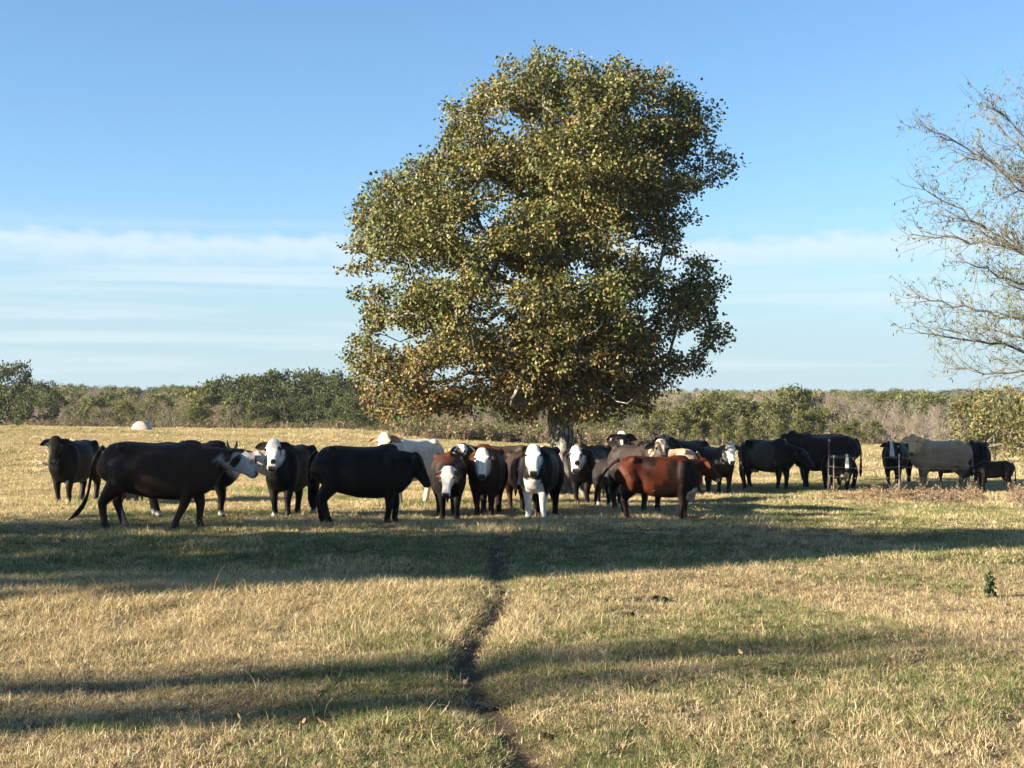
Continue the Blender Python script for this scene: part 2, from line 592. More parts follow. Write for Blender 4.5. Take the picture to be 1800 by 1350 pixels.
S1, S2, S3, S4 = (0.50, 0.405, 0.235), (0.42, 0.325, 0.175), (0.25, 0.185, 0.11), (0.60, 0.51, 0.32)
G1, G2, G3 = (0.125, 0.165, 0.045), (0.085, 0.125, 0.032), (0.21, 0.215, 0.08)
near_src = [blade_mesh('t', 40, 0.075, 0.13, 0.0062, 0.45, [S1, S2, S3, S4], 1.1, 1),
            blade_mesh('t', 40, 0.085, 0.11, 0.0062, 0.75, [S1, S2, S3, S4], 1.3, 2),
            blade_mesh('t', 44, 0.09, 0.095, 0.0062, 1.0, [S1, S2, S3, S1, G3], 1.4, 3),
            blade_mesh('t', 40, 0.085, 0.085, 0.006, 0.85, [G1, G3, S2, G2, S1], 1.1, 4),
            blade_mesh('t', 40, 0.085, 0.085, 0.006, 0.6, [G1, G2, G3, S3], 0.9, 5),
            blade_mesh('t', 38, 0.09, 0.085, 0.0062, 1.0, [S3, BROWN, S2, S1], 1.3, 6)]
mid_src = [blade_mesh('t', 44, 0.16, 0.14, 0.012, 0.4, [S1, S2, S3, S4], 0.7, 11),
           blade_mesh('t', 44, 0.17, 0.12, 0.012, 0.6, [S1, S2, S2, S4], 0.9, 12),
           blade_mesh('t', 44, 0.17, 0.09, 0.012, 0.8, [S1, S2, S3, G3], 1.0, 13),
           blade_mesh('t', 44, 0.17, 0.10, 0.012, 0.7, [G1, G3, S2, G3], 0.9, 14),
           blade_mesh('t', 44, 0.17, 0.12, 0.012, 0.5, [G1, G2, G3, S3], 0.7, 15),
           blade_mesh('t', 44, 0.18, 0.08, 0.012, 1.0, [S3, BROWN, S2, S1], 1.0, 16)]
far_src = [blade_mesh('t', 50, 0.42, 0.16, 0.028, 0.5, [S1, S2, S3, S4], 0.8, 21, 2),
           blade_mesh('t', 50, 0.42, 0.13, 0.028, 0.8, [S1, S2, S2, S4], 0.8, 22, 2),
           blade_mesh('t', 50, 0.42, 0.12, 0.028, 0.8, [S1, S2, S3, G3], 0.8, 23, 2),
           blade_mesh('t', 50, 0.42, 0.12, 0.028, 0.7, [G1, G3, S2, G3], 0.8, 24, 2),
           blade_mesh('t', 50, 0.42, 0.14, 0.028, 0.5, [G1, G2, G3, S2], 0.8, 25, 2),
           blade_mesh('t', 50, 0.42, 0.11, 0.028, 1.0, [S3, BROWN, S2, S1], 0.8, 26, 2)]


def grass_points(d0, d1, dens, rng):
    k = W_PX / F_PX / 2 * 1.18
    mg = 1.7                                       # spare width either side
    n = int(dens * 2 * (k * d1 + mg) * (d1 - d0))
    y = rng.uniform(d0, d1, n); x = rng.uniform(-1, 1, n) * (k * d1 + mg)
    ok = np.abs(x) < k * y + mg
    x, y = x[ok], y[ok]; n = len(x)
    td = trail_dist(x, y)
    keep = rng.uniform(0, 1, n) < np.where(y < 24, np.maximum(sstep(0.03, 0.20, td), 0.55 * sstep(0.48, 0.62, vnoise(x * 2.0, y * 1.5, 61 + 3))), 1.0)
    clump = fbm(x * 1.7, y * 1.7, 77, 2)
    keep &= rng.uniform(0, 1, n) < 0.55 + 0.9 * clump
    x, y, clump = x[keep], y[keep], clump[keep]
    n = len(x)
    g = greenness(x, y)
    u = rng.uniform(0, 1, n)
    tall = 0.75 * sstep(0.48, 0.70, fbm(x * 0.5 + 9, y * 0.5, 55, 3))
    cx, cy = flat_at(420, 1080)
    tall = np.maximum(tall, np.exp(-((x - cx) / 3.2) ** 2 - ((y - cy) / 2.0) ** 2))
    right = sstep(0.2, 1.5, x) * (1 - sstep(13, 22, y))
    tall = tall * (1 - 0.6 * right)
    idx = np.where(u < 0.2, 2, np.where(u < 0.55, 1, 0))
    idx = np.where((rng.uniform(0, 1, n) > tall) & (idx == 0), 2, idx)
    idx = np.where(rng.uniform(0, 1, n) < 0.08 + 0.55 * sstep(0.52, 0.7, fbm(x * 0.8 + 20, y * 0.55, 91, 3)), 5, idx)
    isg = rng.uniform(0, 1, n) < g * 0.9
    idx = np.where(isg, np.where(rng.uniform(0, 1, n) < 0.5, 3, 4), idx)
    scl = rng.uniform(0.7, 1.2, n) * (0.62 + 0.48 * tall) * (0.75 + 0.5 * clump)
    rot = np.stack([rng.normal(0, 0.12, n), rng.normal(0, 0.12, n), rng.uniform(0, 6.283, n)], -1)
    return np.stack([x, y, ground_h(x, y)], -1), rot, scl, idx


P = [grass_points(5.4, 16.5, 450, np.random.default_rng(101)),
     grass_points(16.5, 46, 95, np.random.default_rng(102)),
     grass_points(46, 112, 9.0, np.random.default_rng(103))]
scatter('grass', np.vstack([p[0] for p in P]), np.vstack([p[1] for p in P]), np.concatenate([p[2] for p in P]),
        np.concatenate([p[3] + 6 * k for k, p in enumerate(P)]), near_src + mid_src + far_src,
        'dry straw coloured and green pasture grass covering the field', 'grass')

# ------------------------------------------------------------------ trees
def unit(v):
    return v / (np.linalg.norm(v, axis=-1, keepdims=True) + 1e-9)


def leaf_cloud(mb, centres, dirs, size, col, rng, droop=0.35, aspect=0.55, lobed=True):
    """one bent leaf blade per centre: a folded, lobed outline"""
    n = len(centres)
    d = unit(dirs + rng.normal(0, 0.75, (n, 3)) - np.array([0, 0, droop]))
    r = unit(np.cross(d, unit(rng.normal(0, 1, (n, 3)))))
    nn = np.cross(d, r)
    L = np.asarray(size)[:, None]
    w = L * aspect
    base = centres
    mid = base + d * L * 0.5 + nn * L * 0.07
    tip = base + d * L - nn * L * rng.uniform(0.0, 0.25, (n, 1))
    if lobed:
        l1 = base + d * L * 0.33 - r * w * 0.5 - nn * L * 0.05; l2 = base + d * L * 0.75 - r * w * 0.6 - nn * L * 0.10
        r1 = base + d * L * 0.33 + r * w * 0.5 - nn * L * 0.05; r2 = base + d * L * 0.75 + r * w * 0.6 - nn * L * 0.10
        v = np.stack([base, l1, l2, tip, r2, r1, mid], 1).reshape(-1, 3)
        k = np.arange(n)[:, None] * 7
        t = np.concatenate([k + [0, 6, 1], k + [1, 6, 2], k + [2, 6, 3], k + [3, 6, 4], k + [4, 6, 5], k + [5, 6, 0]])
        mb.add(v, t, None, np.repeat(col, 7, 0))
    else:
        l = base + d * L * 0.5 - r * w * 0.5 - nn * L * 0.08; q = base + d * L * 0.5 + r * w * 0.5 - nn * L * 0.08
        v = np.stack([base, l, tip, q], 1).reshape(-1, 3)
        k = np.arange(n)[:, None] * 4
        mb.add(v, np.concatenate([k + [0, 1, 2], k + [0, 2, 3]]), None, np.repeat(col, 4, 0))


class Skeleton:
    """nodes with parents; radii follow from how much each node carries"""
    def __init__(self):
        self.p, self.par, self.pre = [], [], []

    def node(self, p, par, pre=0.0):
        self.p.append(np.asarray(p, float)); self.par.append(par); self.pre.append(pre)
        return len(self.p) - 1

    def path(self, pts, par, step=0.35, jit=0.05, rng=RNG, pre=0.0):
        pts = [np.asarray(q, float) for q in pts]
        cur = par
        for a, b in zip(pts[:-1], pts[1:]):
            m = max(1, int(np.linalg.norm(b - a) / step))
            for i in range(1, m + 1):
                cur = self.node(a + (b - a) * i / m + rng.normal(0, jit, 3), cur, pre)
        return cur

    def nearest(self, q, low=1.0):
        P = np.array(self.p)
        d = np.linalg.norm(P - q, axis=1) + 0.6 * np.clip(P[:, 2] - q[2] + 0.1, 0, None)
        d[P[:, 2] < low] += 5
        return int(np.argmin(d))

    def attach(self, q, rng, low=1.0, sag=0.12, jit=0.05):
        k = self.nearest(q, low)
        a = self.p[k]; L = np.linalg.norm(q - a)
        mid = (a + q) / 2 + np.array([0, 0, sag * L]) + rng.normal(0, 0.08 * L, 3)
        return self.path([a, mid, q], k, 0.35, jit, rng)

    def build(self, mb, r_tip, r_max, expo=0.5, sides=5, col=(1, 1, 1), flare=None):
        n = len(self.p)
        load = np.ones(n)
        kids = [[] for _ in range(n)]
        for i in range(n - 1, 0, -1):
            load[self.par[i]] += load[i]
            kids[self.par[i]].append(i)
        rad = r_tip * load ** expo
        rad = np.minimum(rad * min(1.0, r_max / rad[0]) if rad[0] > r_max else rad, r_max)
        rad = np.maximum(rad, r_tip)
        if flare is not None:
            rad = np.maximum(rad, [flare(p) if f else 0 for p, f in zip(self.p, self.pre)])
        done = [False] * n
        order = sorted(range(n), key=lambda i: -load[i])
        done[0] = True
        for i in order:
            if done[i]:
                continue
            chain = [self.par[i], i]; done[i] = True
            cur = i
            while kids[cur]:
                nx_ = max(kids[cur], key=lambda q: load[q])
                if done[nx_]:
                    break
                chain.append(nx_); done[nx_] = True; cur = nx_
            rr = rad[chain].copy()
            rr[0] = min(rr[0], rr[1] * 1.25)
            rr[-1] = min(rr[-1], r_tip * 1.2)
            big = rr.max()
            mb.tube(np.array(self.p)[chain], rr, 12 if big > 0.12 else (7 if big > 0.05 else (sides if big > 0.02 else 3)), col, cap=False)
        return rad


def in_poly(x, y, poly):
    inside = np.zeros(np.shape(x), bool)
    for (x1, y1), (x2, y2) in zip(poly, np.roll(poly, -1, 0)):
        c = (y1 > y) != (y2 > y)
        inside ^= c & (x < (x2 - x1) * (y - y1) / (y2 - y1 + 1e-12) + x1)
    return inside


def poly_dist(x, y, poly):
    best = np.full(np.shape(x), 1e9)
    for a, b in zip(poly, np.roll(poly, -1, 0)):
        d = b - a
        t = np.clip(((x - a[0]) * d[0] + (y - a[1]) * d[1]) / (d @ d), 0, 1)
        best = np.minimum(best, np.hypot(x - a[0] - t * d[0], y - a[1] - t * d[1]))
    return best


def twigs_and_leaves(centres, radii, per, size, palette_fn, rng, leaf_mb, twig_mb, n_twig=6, twig_r=0.006, twig_col=(.08, .065, .05), hollow=0.35, flat=0.8, **kw):
    for c, r in zip(centres, radii):
        tw = unit(rng.normal(0, 1, (n_twig, 3)) + np.array([0, 0, 0.25])) * r * rng.uniform(0.7, 1.0, (n_twig, 1)) * np.array([1, 1, flat])
        for w in tw:
            m = c + w * 0.5 + rng.normal(0, 0.06 * r, 3)
            twig_mb.tube([c, m, c + w], [twig_r * 1.4, twig_r, twig_r * 0.5], 3, twig_col, cap=False)
        n = int(per * (r / np.mean(radii)) ** 2)
        k = rng.integers(0, n_twig, n)
        t = rng.uniform(hollow, 1.08, n)[:, None]
        p = c + tw[k] * t + rng.normal(0, 0.24 * r, (n, 3)) * np.array([1, 1, flat])
        dirs = unit(p - c)
        leaf_cloud(leaf_mb, p, dirs, size * rng.uniform(0.7, 1.25, n), palette_fn(p, c, rng), rng, **kw)


# ---- the oak in the middle of the field
OAK_PX, OAK_PY = 990, 868
ox, oy, oz = on_ground(OAK_PX, OAK_PY)
OS = F_PX / oy                                                       # photo pixels per metre at the oak


def oakp(px, py, y=0.0):
    return np.array([(px - OAK_PX) / OS, y, (OAK_PY - py) / OS])


CROWN = [(960, 72), (1010, 84), (1035, 112), (1060, 105), (1100, 92), (1130, 118), (1165, 108), (1200, 120), (1218, 160), (1262, 188), (1262, 235), (1275, 268), (1312, 285), (1280, 312),
         (1255, 338), (1272, 362), (1225, 385), (1235, 445), (1278, 480), (1280, 520), (1252, 545), (1274, 590), (1268, 628), (1212, 668), (1152, 690), (1142, 728), (1080, 735),
         (1000, 748), (940, 745), (890, 738), (850, 712), (760, 735), (700, 742), (648, 722), (640, 672), (608, 640), (628, 595), (640, 540), (606, 485), (597, 430), (612, 370),
         (625, 325), (680, 298), (720, 280), (762, 262), (760, 195), (820, 150), (870, 122), (920, 92)]
CROWN_M = np.array([oakp(*p)[[0, 2]] for p in CROWN])
_cc = np.array([-0.3, 6.0])
CROWN_M = CROWN_M + np.interp(CROWN_M[:, 1:2], [5, 9], [0.13, -0.10]) * (CROWN_M - _cc) / np.linalg.norm(CROWN_M - _cc, axis=1)[:, None]
HOLES = [(963, 252, 22, 13), (688, 484, 36, 18), (708, 596, 34, 9), (880, 358, 36, 18), (1115, 432, 30, 22), (1215, 368, 22, 10), (895, 500, 24, 14), (862, 562, 30, 13), (790, 490, 20, 10),
         (800, 655, 26, 9), (1180, 470, 24, 14), (900, 210, 16, 7), (1130, 210, 18, 8), (1190, 300, 26, 12), (1228, 418, 20, 12), (1020, 480, 14, 22), (1140, 545, 26, 10), (830, 420, 18, 10), (1200, 600, 24, 10)]
HOLES_M = [(*oakp(a, b)[[0, 2]], 1.22 * c / OS, 1.22 * d / OS) for a, b, c, d in HOLES]


def oak_clusters(rng, n_try=9000, gap=0.485):
    out = []
    lo, hi = CROWN_M.min(0), CROWN_M.max(0)
    X = rng.uniform(lo[0], hi[0], n_try); Z = rng.uniform(lo[1], hi[1], n_try)
    dist = np.where(in_poly(X, Z, CROWN_M), poly_dist(X, Z, CROWN_M), -1)
    edge_first = np.argsort(np.abs(dist - 0.35) + 0.6 * rng.uniform(0, 1, n_try))
    for i in edge_first:
        e = dist[i]
        if e < 0.24:
            continue
        r = float(np.clip(0.36 + 0.16 * rng.normal() + 0.10 * min(e, 1.5), 0.30, 0.66))
        if e < r * 0.62:
            continue
        if any(((X[i] - a) / (c + r * 0.62)) ** 2 + ((Z[i] - b) / (d + r * 0.55)) ** 2 < 1 for a, b, c, d in HOLES_M):
            continue
        dm = min(3.1, 1.5 * math.sqrt(max(e, 0.05)) + 0.35 * e)
        y = dm * (rng.choice([-1, 1]) * rng.uniform(0.35, 1.0) if rng.uniform() < 0.8 else rng.uniform(-0.4, 0.4))
        p = np.array([X[i], y, Z[i]])
        if out and np.min(np.linalg.norm((np.array([o[0] for o in out]) - p) * np.array([1, 0.8, 1]), axis=1)) < gap:
            continue
        out.append((p, r))
    return out


def oak_palette(p, c, rng):
    n = len(p)
    tone = float(fbm(c[0] * 0.7 + 40, c[2] * 0.7 + c[1] * 0.5, 3, 2))
    low = float(np.clip(1.15 - (c[2] - 1.6) / 2.2, 0, 1))
    g = np.array([0.112, 0.118, 0.032]); y = np.array([0.180, 0.158, 0.050]); b = np.array([0.15, 0.088, 0.04]); o = np.array([0.19, 0.112, 0.042]); dg_ = np.array([0.06, 0.085, 0.025])
    u = rng.uniform(0, 1, n)
    py_ = float(np.clip(0.30 + 2.2 * (tone - 0.5), 0.04, 0.8)); pb = 0.06 + 0.42 * low * (tone > 0.42)
    po = 0.03 + 0.22 * low
    col = np.where((u < py_)[:, None], y, g)
    col = np.where((u > 1 - pb)[:, None], b, col)
    col = np.where(((u > 0.5) & (u < 0.5 + po))[:, None], o, col)
    col = np.where((rng.uniform(0, 1, n) < 0.12)[:, None], dg_, col)
    return col * rng.uniform(0.78, 1.18) * rng.uniform(0.72, 1.25, (n, 1))


rng = np.random.default_rng(21)
sk = Skeleton()
root = sk.node((0, 0, -0.2), 0, 1)
trunk_px = [(990, 850), (989, 800), (986, 740), (984, 680), (976, 620), (970, 560), (967, 480), (973, 400), (966, 320), (960, 240), (962, 160), (962, 100)]
tip = sk.path([np.array([0, 0, -0.2])] + [oakp(*p) for p in trunk_px], root, 0.3, 0.02, rng, 1)
LIMBS = [((982, 690), (900, 662), (820, 655), (740, 688), (680, 702), -1.2), ((975, 605), (880, 545), (800, 560), (720, 590), (650, 600), 1.0), ((968, 520), (860, 480), (760, 440), (660, 430), (620, 400), -0.8),
         ((972, 420), (920, 350), (860, 343), (790, 350), (700, 330), 0.9), ((967, 330), (900, 260), (830, 230), (790, 200), (775, 190), -0.4), ((976, 640), (1060, 600), (1150, 560), (1230, 520), (1255, 515), 1.3),
         ((982, 700), (1060, 680), (1150, 652), (1220, 640), (1240, 620), -1.0), ((971, 450), (1060, 400), (1140, 378), (1200, 388), (1250, 372), 0.3), ((967, 360), (1050, 290), (1150, 250), (1250, 270), (1295, 285), 0.8),
         ((964, 280), (1040, 200), (1120, 150), (1180, 130), (1195, 130), -0.7), ((980, 660), (1000, 640), (1010, 620), (1030, 600), (1040, 590), -3.6), ((978, 640), (960, 620), (930, 600), (900, 590), (880, 585), 3.6),
         ((968, 500), (990, 460), (1010, 440), (1030, 420), (1050, 400), 3.4), ((968, 480), (930, 440), (900, 420), (880, 410), (870, 400), -3.4), ((982, 705), (940, 700), (900, 705), (880, 712), (850, 705), -2.6),
         ((965, 350), (980, 300), (1000, 270), (1010, 250), (1015, 240), -2.6), ((965, 350), (940, 300), (920, 270), (910, 250), (905, 240), 2.6), ((980, 695), (1020, 690), (1060, 700), (1090, 712), (1110, 720), -2.4)]
for a, b, c_, d, e, yy in LIMBS:
    pts = [oakp(*q, yy * f) for q, f in zip((a, b, c_, d, tuple(.35 * q1 + .65 * q2 for q1, q2 in zip(e, d))), (0, .35, .65, .9, 1.0))]
    sk.path(pts, sk.nearest(pts[0]), 0.35, 0.07, rng)
clus = oak_clusters(rng)
clus.sort(key=lambda q: np.hypot(np.hypot(q[0][0], q[0][1]), (q[0][2] - 4) * 0.6))
for p, r in clus:
    sk.attach(p, rng, 1.8)
wood = MB()


def oak_flare(p):
    return float(np.interp(p[2], [-0.3, 0.05, 0.35, 0.8, 1.8, 2.6, 4.5, 7, 10], [0.52, 0.44, 0.345, 0.305, 0.285, 0.26, 0.20, 0.12, 0.03]))


sk.build(wood, 0.010, 0.30, 0.46, 5, (0.15, 0.13, 0.11), oak_flare)
for a in np.linspace(0, 6.28, 7)[:-1]:                                # root flare
    d = np.array([math.cos(a + .3), math.sin(a + .3), 0])
    wood.tube([d * .15 + np.array([0, 0, .55]), d * .36 + np.array([0, 0, .18]), d * .62 + np.array([0, 0, .0]), d * .85 + np.array([0, 0, -.12])], [.16, .13, .09, .05], 7, (0.15, 0.13, 0.11))
leaves = MB(); tw = MB()
twigs_and_leaves([q[0] for q in clus], [q[1] for q in clus], 205, 0.086, oak_palette, rng, leaves, tw)
oak = bpy.data.objects.new('oak_tree', None); COL.objects.link(oak); oak.location = (ox, oy, oz)
tag(oak, 'large broad oak with olive and brown autumn leaves standing over the herd', 'tree')


def oak_bark():
    m, t = mat_new('oak_bark')
    g = N(t, 'ShaderNodeTexCoord')
    mp = N(t, 'ShaderNodeMapping'); mp.inputs['Scale'].default_value = (14, 14, 3.0)
    t.links.new(g.outputs['Object'], mp.inputs[0])
    n1 = NOISE(t, mp.outputs[0], 1.0, 6.0, 0.7, 0.6)
    n2 = NOISE(t, g.outputs['Object'], 3.0, 4.0, 0.6)
    ridge = RAMP(t, n1, 0.36, 0.62)
    col = MIX(t, ridge, (0.050, 0.042, 0.035), (0.46, 0.42, 0.36))
    col = MIX(t, RAMP(t, n2, 0.5, 0.7), col, (0.16, 0.165, 0.11))
    p = N(t, 'ShaderNodeBsdfPrincipled', i_Roughness=0.95)
    p.inputs['Specular IOR Level'].default_value = 0.1
    t.links.new(col, p.inputs['Base Color'])
    b = N(t, 'ShaderNodeBump', i_Strength=1.0, i_Distance=0.05)
    t.links.new(ridge, b.inputs['Height']); t.links.new(b.outputs[0], p.inputs['Normal'])
    o_ = N(t, 'ShaderNodeOutputMaterial'); t.links.new(p.outputs[0], o_.inputs['Surface'])
    return m


obj('trunk', wood.mesh('oak_trunk', oak_bark()), oak)
tw_o = obj('twigs', tw.mesh('oak_twigs', M_TWIG), oak)
tw_o['kind'] = 'stuff'
cr = obj('crown', leaves.mesh('oak_crown', M_LEAF, False), oak)
cr['kind'] = 'stuff'


# ---- tree kinds for the hedgerow and the wood (prototypes one unit = 1 m, about 6 m tall)
def crown_tree(seed, h, w, n_clus, per, leaf, cols, trunk_h=0.25, rmin=0.5, rmax=0.9, twig_col=(.09, .075, .06), bark=(.13, .11, .09), shape='dome', lobed=False, droop=0.2, n_twig=5):
    rg = np.random.default_rng(seed)
    s = Skeleton()
    r0 = s.node((0, 0, -0.4), 0)
    s.path([np.array([0, 0, -0.4]), np.array([rg.normal(0, .15), rg.normal(0, .15), h * 0.45]), np.array([rg.normal(0, .2), rg.normal(0, .2), h * 0.8])], r0, 0.4, 0.05, rg)
    cs, rs = [], []
    lob = [rg.uniform(-.5, .5, 3) for _ in range(6)]
    tries = 0
    while len(cs) < n_clus and tries < 6000:
        tries += 1
        a = rg.uniform(0, 6.283); t = rg.uniform(0, 1) ** 0.8
        if shape == 'dome':
            prof = math.sqrt(max(0.0, 1 - (2 * abs(t - 0.42) / 1.16) ** 2))
        elif shape == 'cone':
            prof = (1 - t) ** 0.7 * min(1, 0.55 + 2.2 * t)
        else:
            prof = min(1, 0.5 + t) * math.sqrt(max(0, 1 - t ** 3))
        uneven = 0.78 + 0.44 * float(vnoise(a * 1.3 + seed, t * 3.0 + seed, seed))
        rr = w / 2 * prof * uneven * (rg.uniform(0.45, 1.0) ** 0.5)
        r = rg.uniform(rmin, rmax)
        z = h * (trunk_h + (1 - trunk_h) * t)
        z = min(z, h - 0.55 * r)
        p = np.array([rr * math.cos(a), rr * math.sin(a), max(z, r * 0.5)])
        if cs and np.min(np.linalg.norm(np.array(cs) - p, axis=1)) < 0.55 * r:
            continue
        cs.append(p); rs.append(r)
    for p in sorted(cs, key=lambda q: np.linalg.norm(q - np.array([0, 0, h * 0.4]))):
        s.attach(p, rg, h * 0.1)
    wd, lf, tg_ = MB(), MB(), MB()
    s.build(wd, 0.014, 0.035 * h, 0.47, 4, bark)
    cols = np.array(cols)

    def pal(p, c, rg2):
        tone = rg2.uniform(0.6, 1.4)
        k = rg2.integers(0, len(cols), len(p))
        return cols[k] * tone * rg2.uniform(0.75, 1.25, (len(p), 1))
    if per:
        twigs_and_leaves(cs, rs, per, leaf, pal, rg, lf, tg_, n_twig, 0.010, twig_col, lobed=lobed, droop=droop, flat=0.85)
    for part in (wd, tg_):
        pass
    return wd, tg_, lf


def bare_tree(seed, h, w, n_clus=60, n_tw=26, col=(.23, .19, .155), leafy=0, leafcol=(.2, .16, .06)):
    rg = np.random.default_rng(seed)
    s = Skeleton()
    r0 = s.node((0, 0, -0.4), 0)
    for k in range(rg.integers(2, 4)):
        a = rg.uniform(0, 6.283)
        s.path([np.array([0, 0, -0.4]), np.array([.08 * w * math.cos(a), .08 * w * math.sin(a), h * .3]), np.array([.2 * w * math.cos(a), .2 * w * math.sin(a), h * .75])], r0, 0.4, 0.06, rg)
    cs = []
    for _ in range(n_clus):
        a = rg.uniform(0, 6.283); t = rg.uniform(0.12, 1)
        rr = w / 2 * math.sqrt(max(0, 1 - (2 * abs(t - 0.6) / 1.25) ** 2)) * rg.uniform(0.3, 1) ** 0.5
        cs.append(np.array([rr * math.cos(a), rr * math.sin(a), h * (0.1 + 0.85 * t)]))
    for p in sorted(cs, key=lambda q: np.linalg.norm(q - np.array([0, 0, h * 0.3]))):
        s.attach(p, rg, h * 0.1)
    wd, tw_, lf = MB(), MB(), MB()
    s.build(wd, 0.013, 0.03 * h, 0.45, 4, col)
    for c in cs:
        for _ in range(n_tw):
            d = unit(rg.normal(0, 1, 3) + np.array([0, 0, 0.7]) + 0.6 * unit(c - np.array([0, 0, h * .3])))
            L = rg.uniform(0.35, 0.95)
            q = c + rg.normal(0, 0.22, 3)
            tw_.tube([q, q + d * L * .5 + rg.normal(0, .04, 3), q + d * L], [.010, .008, .003], 3, np.array(col) * rg.uniform(.75, 1.35), cap=False)
    if leafy:
        n = leafy
        c = np.array(cs)[rg.integers(0, len(cs), n)] + rg.normal(0, .35, (n, 3))
        leaf_cloud(lf, c, rg.normal(0, 1, (n, 3)), .17 * rg.uniform(.6, 1.2, n), np.array(leafcol) * rg.uniform(.7, 1.3, (n, 1)), rg, lobed=False)
    return wd, tw_, lf


KINDS = {}


def register(kind, builder, variants, h):
    KINDS[kind] = []
    for sd in variants:
        wd, tw_, lf = builder(sd)
        parts = [('trunk', wd.mesh(kind + '_trunk', M_BARK))]
        if tw_.n:
            parts.append(('twigs', tw_.mesh(kind + '_twigs', M_TWIG)))
        if lf.n:
            parts.append(('crown', lf.mesh(kind + '_crown', M_FAR_LEAF, False)))
        both = MB()
        for q in (wd, tw_, lf):
            if q.n:
                both.add(*[q.arrays()[i] for i in (0, 2, 3, 1)])
        KINDS[kind].append((parts, both, h))


D1, D2, D3 = (.042, .058, .022), (.060, .075, .026), (.085, .090, .030)
O1, O2, O3 = (.110, .115, .036), (.145, .140, .045), (.085, .100, .034)
Y1, Y2, Y3 = (.135, .125, .046), (.115, .115, .042), (.155, .125, .052)
B1, B2 = (.17, .125, .075), (.21, .16, .10)
register('dark_oak', lambda s: crown_tree(s, 6.0, 6.6, 58, 85, .28, [D1, D2, D2, D3], .12, .55, .95), (1, 2, 3), 6.0)
register('olive_tree', lambda s: crown_tree(s, 6.0, 5.4, 50, 80, .27, [O1, O2, O3, D3, O1], .08, .5, .9, shape='bush'), (4, 5, 6), 6.0)
register('cedar', lambda s: crown_tree(s, 6.0, 4.4, 52, 80, .25, [O3, D3, O1, O2], .03, .42, .75, shape='cone', droop=-0.5), (7, 8, 9), 6.0)
register('yellow_oak', lambda s: crown_tree(s, 6.0, 6.0, 50, 80, .26, [Y1, Y2, Y3, O2], .10, .5, .9), (10, 11), 6.0)
register('bare_tree', lambda s: bare_tree(s, 6.0, 5.0), (12, 13, 14), 6.0)
register('sparse_tree', lambda s: bare_tree(s, 6.0, 5.2, 60, 20, (.20, .17, .13), 1500, (.16, .14, .055)), (15, 16), 6.0)


def put_tree(kind, var, x, y, h, wf, rz, label, group, name=None):
    parts, both, h0 = KINDS[kind][var % len(KINDS[kind])]
    e = bpy.data.objects.new(name or kind, None); COL.objects.link(e)
    z = float(ground_h(x, y))
    e.location = (x, y, z - 0.05)
    k = h / h0
    e.scale = (k * wf, k * wf, k); e.rotation_euler = (0, 0, rz)
    for pn, me in parts:
        o = obj(pn, me, e)
        if pn != 'trunk':
            o['kind'] = 'stuff'
    tag(e, label, 'tree', group)
    return e


rg = np.random.default_rng(5)
LBL = {'dark_oak': 'dark green oak', 'olive_tree': 'olive green bushy tree', 'cedar': 'olive green upright cedar', 'yellow_oak': 'yellowish brown leafy tree',
       'bare_tree': 'leafless grey brown tree', 'sparse_tree': 'half bare brownish tree'}
NAMES = {'dark_oak': 'dark_oak_tree', 'olive_tree': 'bushy_tree', 'cedar': 'cedar_tree', 'yellow_oak': 'autumn_oak_tree', 'bare_tree': 'bare_tree', 'sparse_tree': 'half_bare_tree'}


EDGE = []


def edge_tree(px, top, d, kind, wf=1.0, where='', label=None):
    x, y = at_depth(px, d)
    h = height_to(top, d) - float(ground_h(x, y))
    e = put_tree(kind, int(rg.integers(0, 9)), x, y, max(h, 1.2), wf, rg.uniform(0, 6.283), label or (LBL[kind] + ' ' + where), label and None or ('trees ' + where), NAMES[kind])
    if not label:
        EDGE.append((px, e))


WL, WM, WR = 'at the wood edge left of the oak', 'in the brush behind the oak trunk', 'at the wood edge right of the oak'
edge_tree(12, 640, 116, 'dark_oak', 0.85, label='tallest dark oak cut by the left edge of the picture')
edge_tree(68, 672, 112, 'dark_oak', 0.85, label='low dark oak just right of the tall one at the left edge')
edge_tree(108, 680, 200, 'yellow_oak', 0.7, label='yellow brown tree top behind the wood edge near left edge')
for px, top, d, k, w in [(140, 694, 170, 'bare_tree', .9), (160, 697, 140, 'olive_tree', .9), (192, 690, 190, 'olive_tree', .8), (215, 704, 132, 'olive_tree', .8), (246, 698, 136, 'sparse_tree', .9),
                         (120, 706, 128, 'sparse_tree', 1.0), (275, 694, 142, 'olive_tree', .9), (305, 700, 128, 'sparse_tree', 1.0), (322, 684, 150, 'olive_tree', .9), (352, 690, 135, 'olive_tree', 1.), (378, 672, 150, 'olive_tree', 1.0),
                         (345, 715, 118, 'olive_tree', 1.2), (400, 712, 117, 'sparse_tree', 1.2), (408, 664, 150, 'dark_oak', .9), (440, 668, 140, 'dark_oak', .9), (455, 708, 116, 'olive_tree', 1.1), (470, 659, 152, 'dark_oak', .95),
                         (512, 655, 150, 'dark_oak', .95), (500, 700, 118, 'dark_oak', 1.1), (548, 657, 146, 'dark_oak', .9), (580, 655, 150, 'dark_oak', .9), (555, 695, 117, 'dark_oak', 1.1), (612, 664, 140, 'dark_oak', .9),
                         (608, 700, 114, 'dark_oak', 1.1), (650, 690, 126, 'dark_oak', .9), (672, 716, 113, 'dark_oak', .9), (180, 716, 122, 'sparse_tree', 1.1), (85, 700, 130, 'bare_tree', 1.)]:
    edge_tree(px, top, d, k, w, WL)
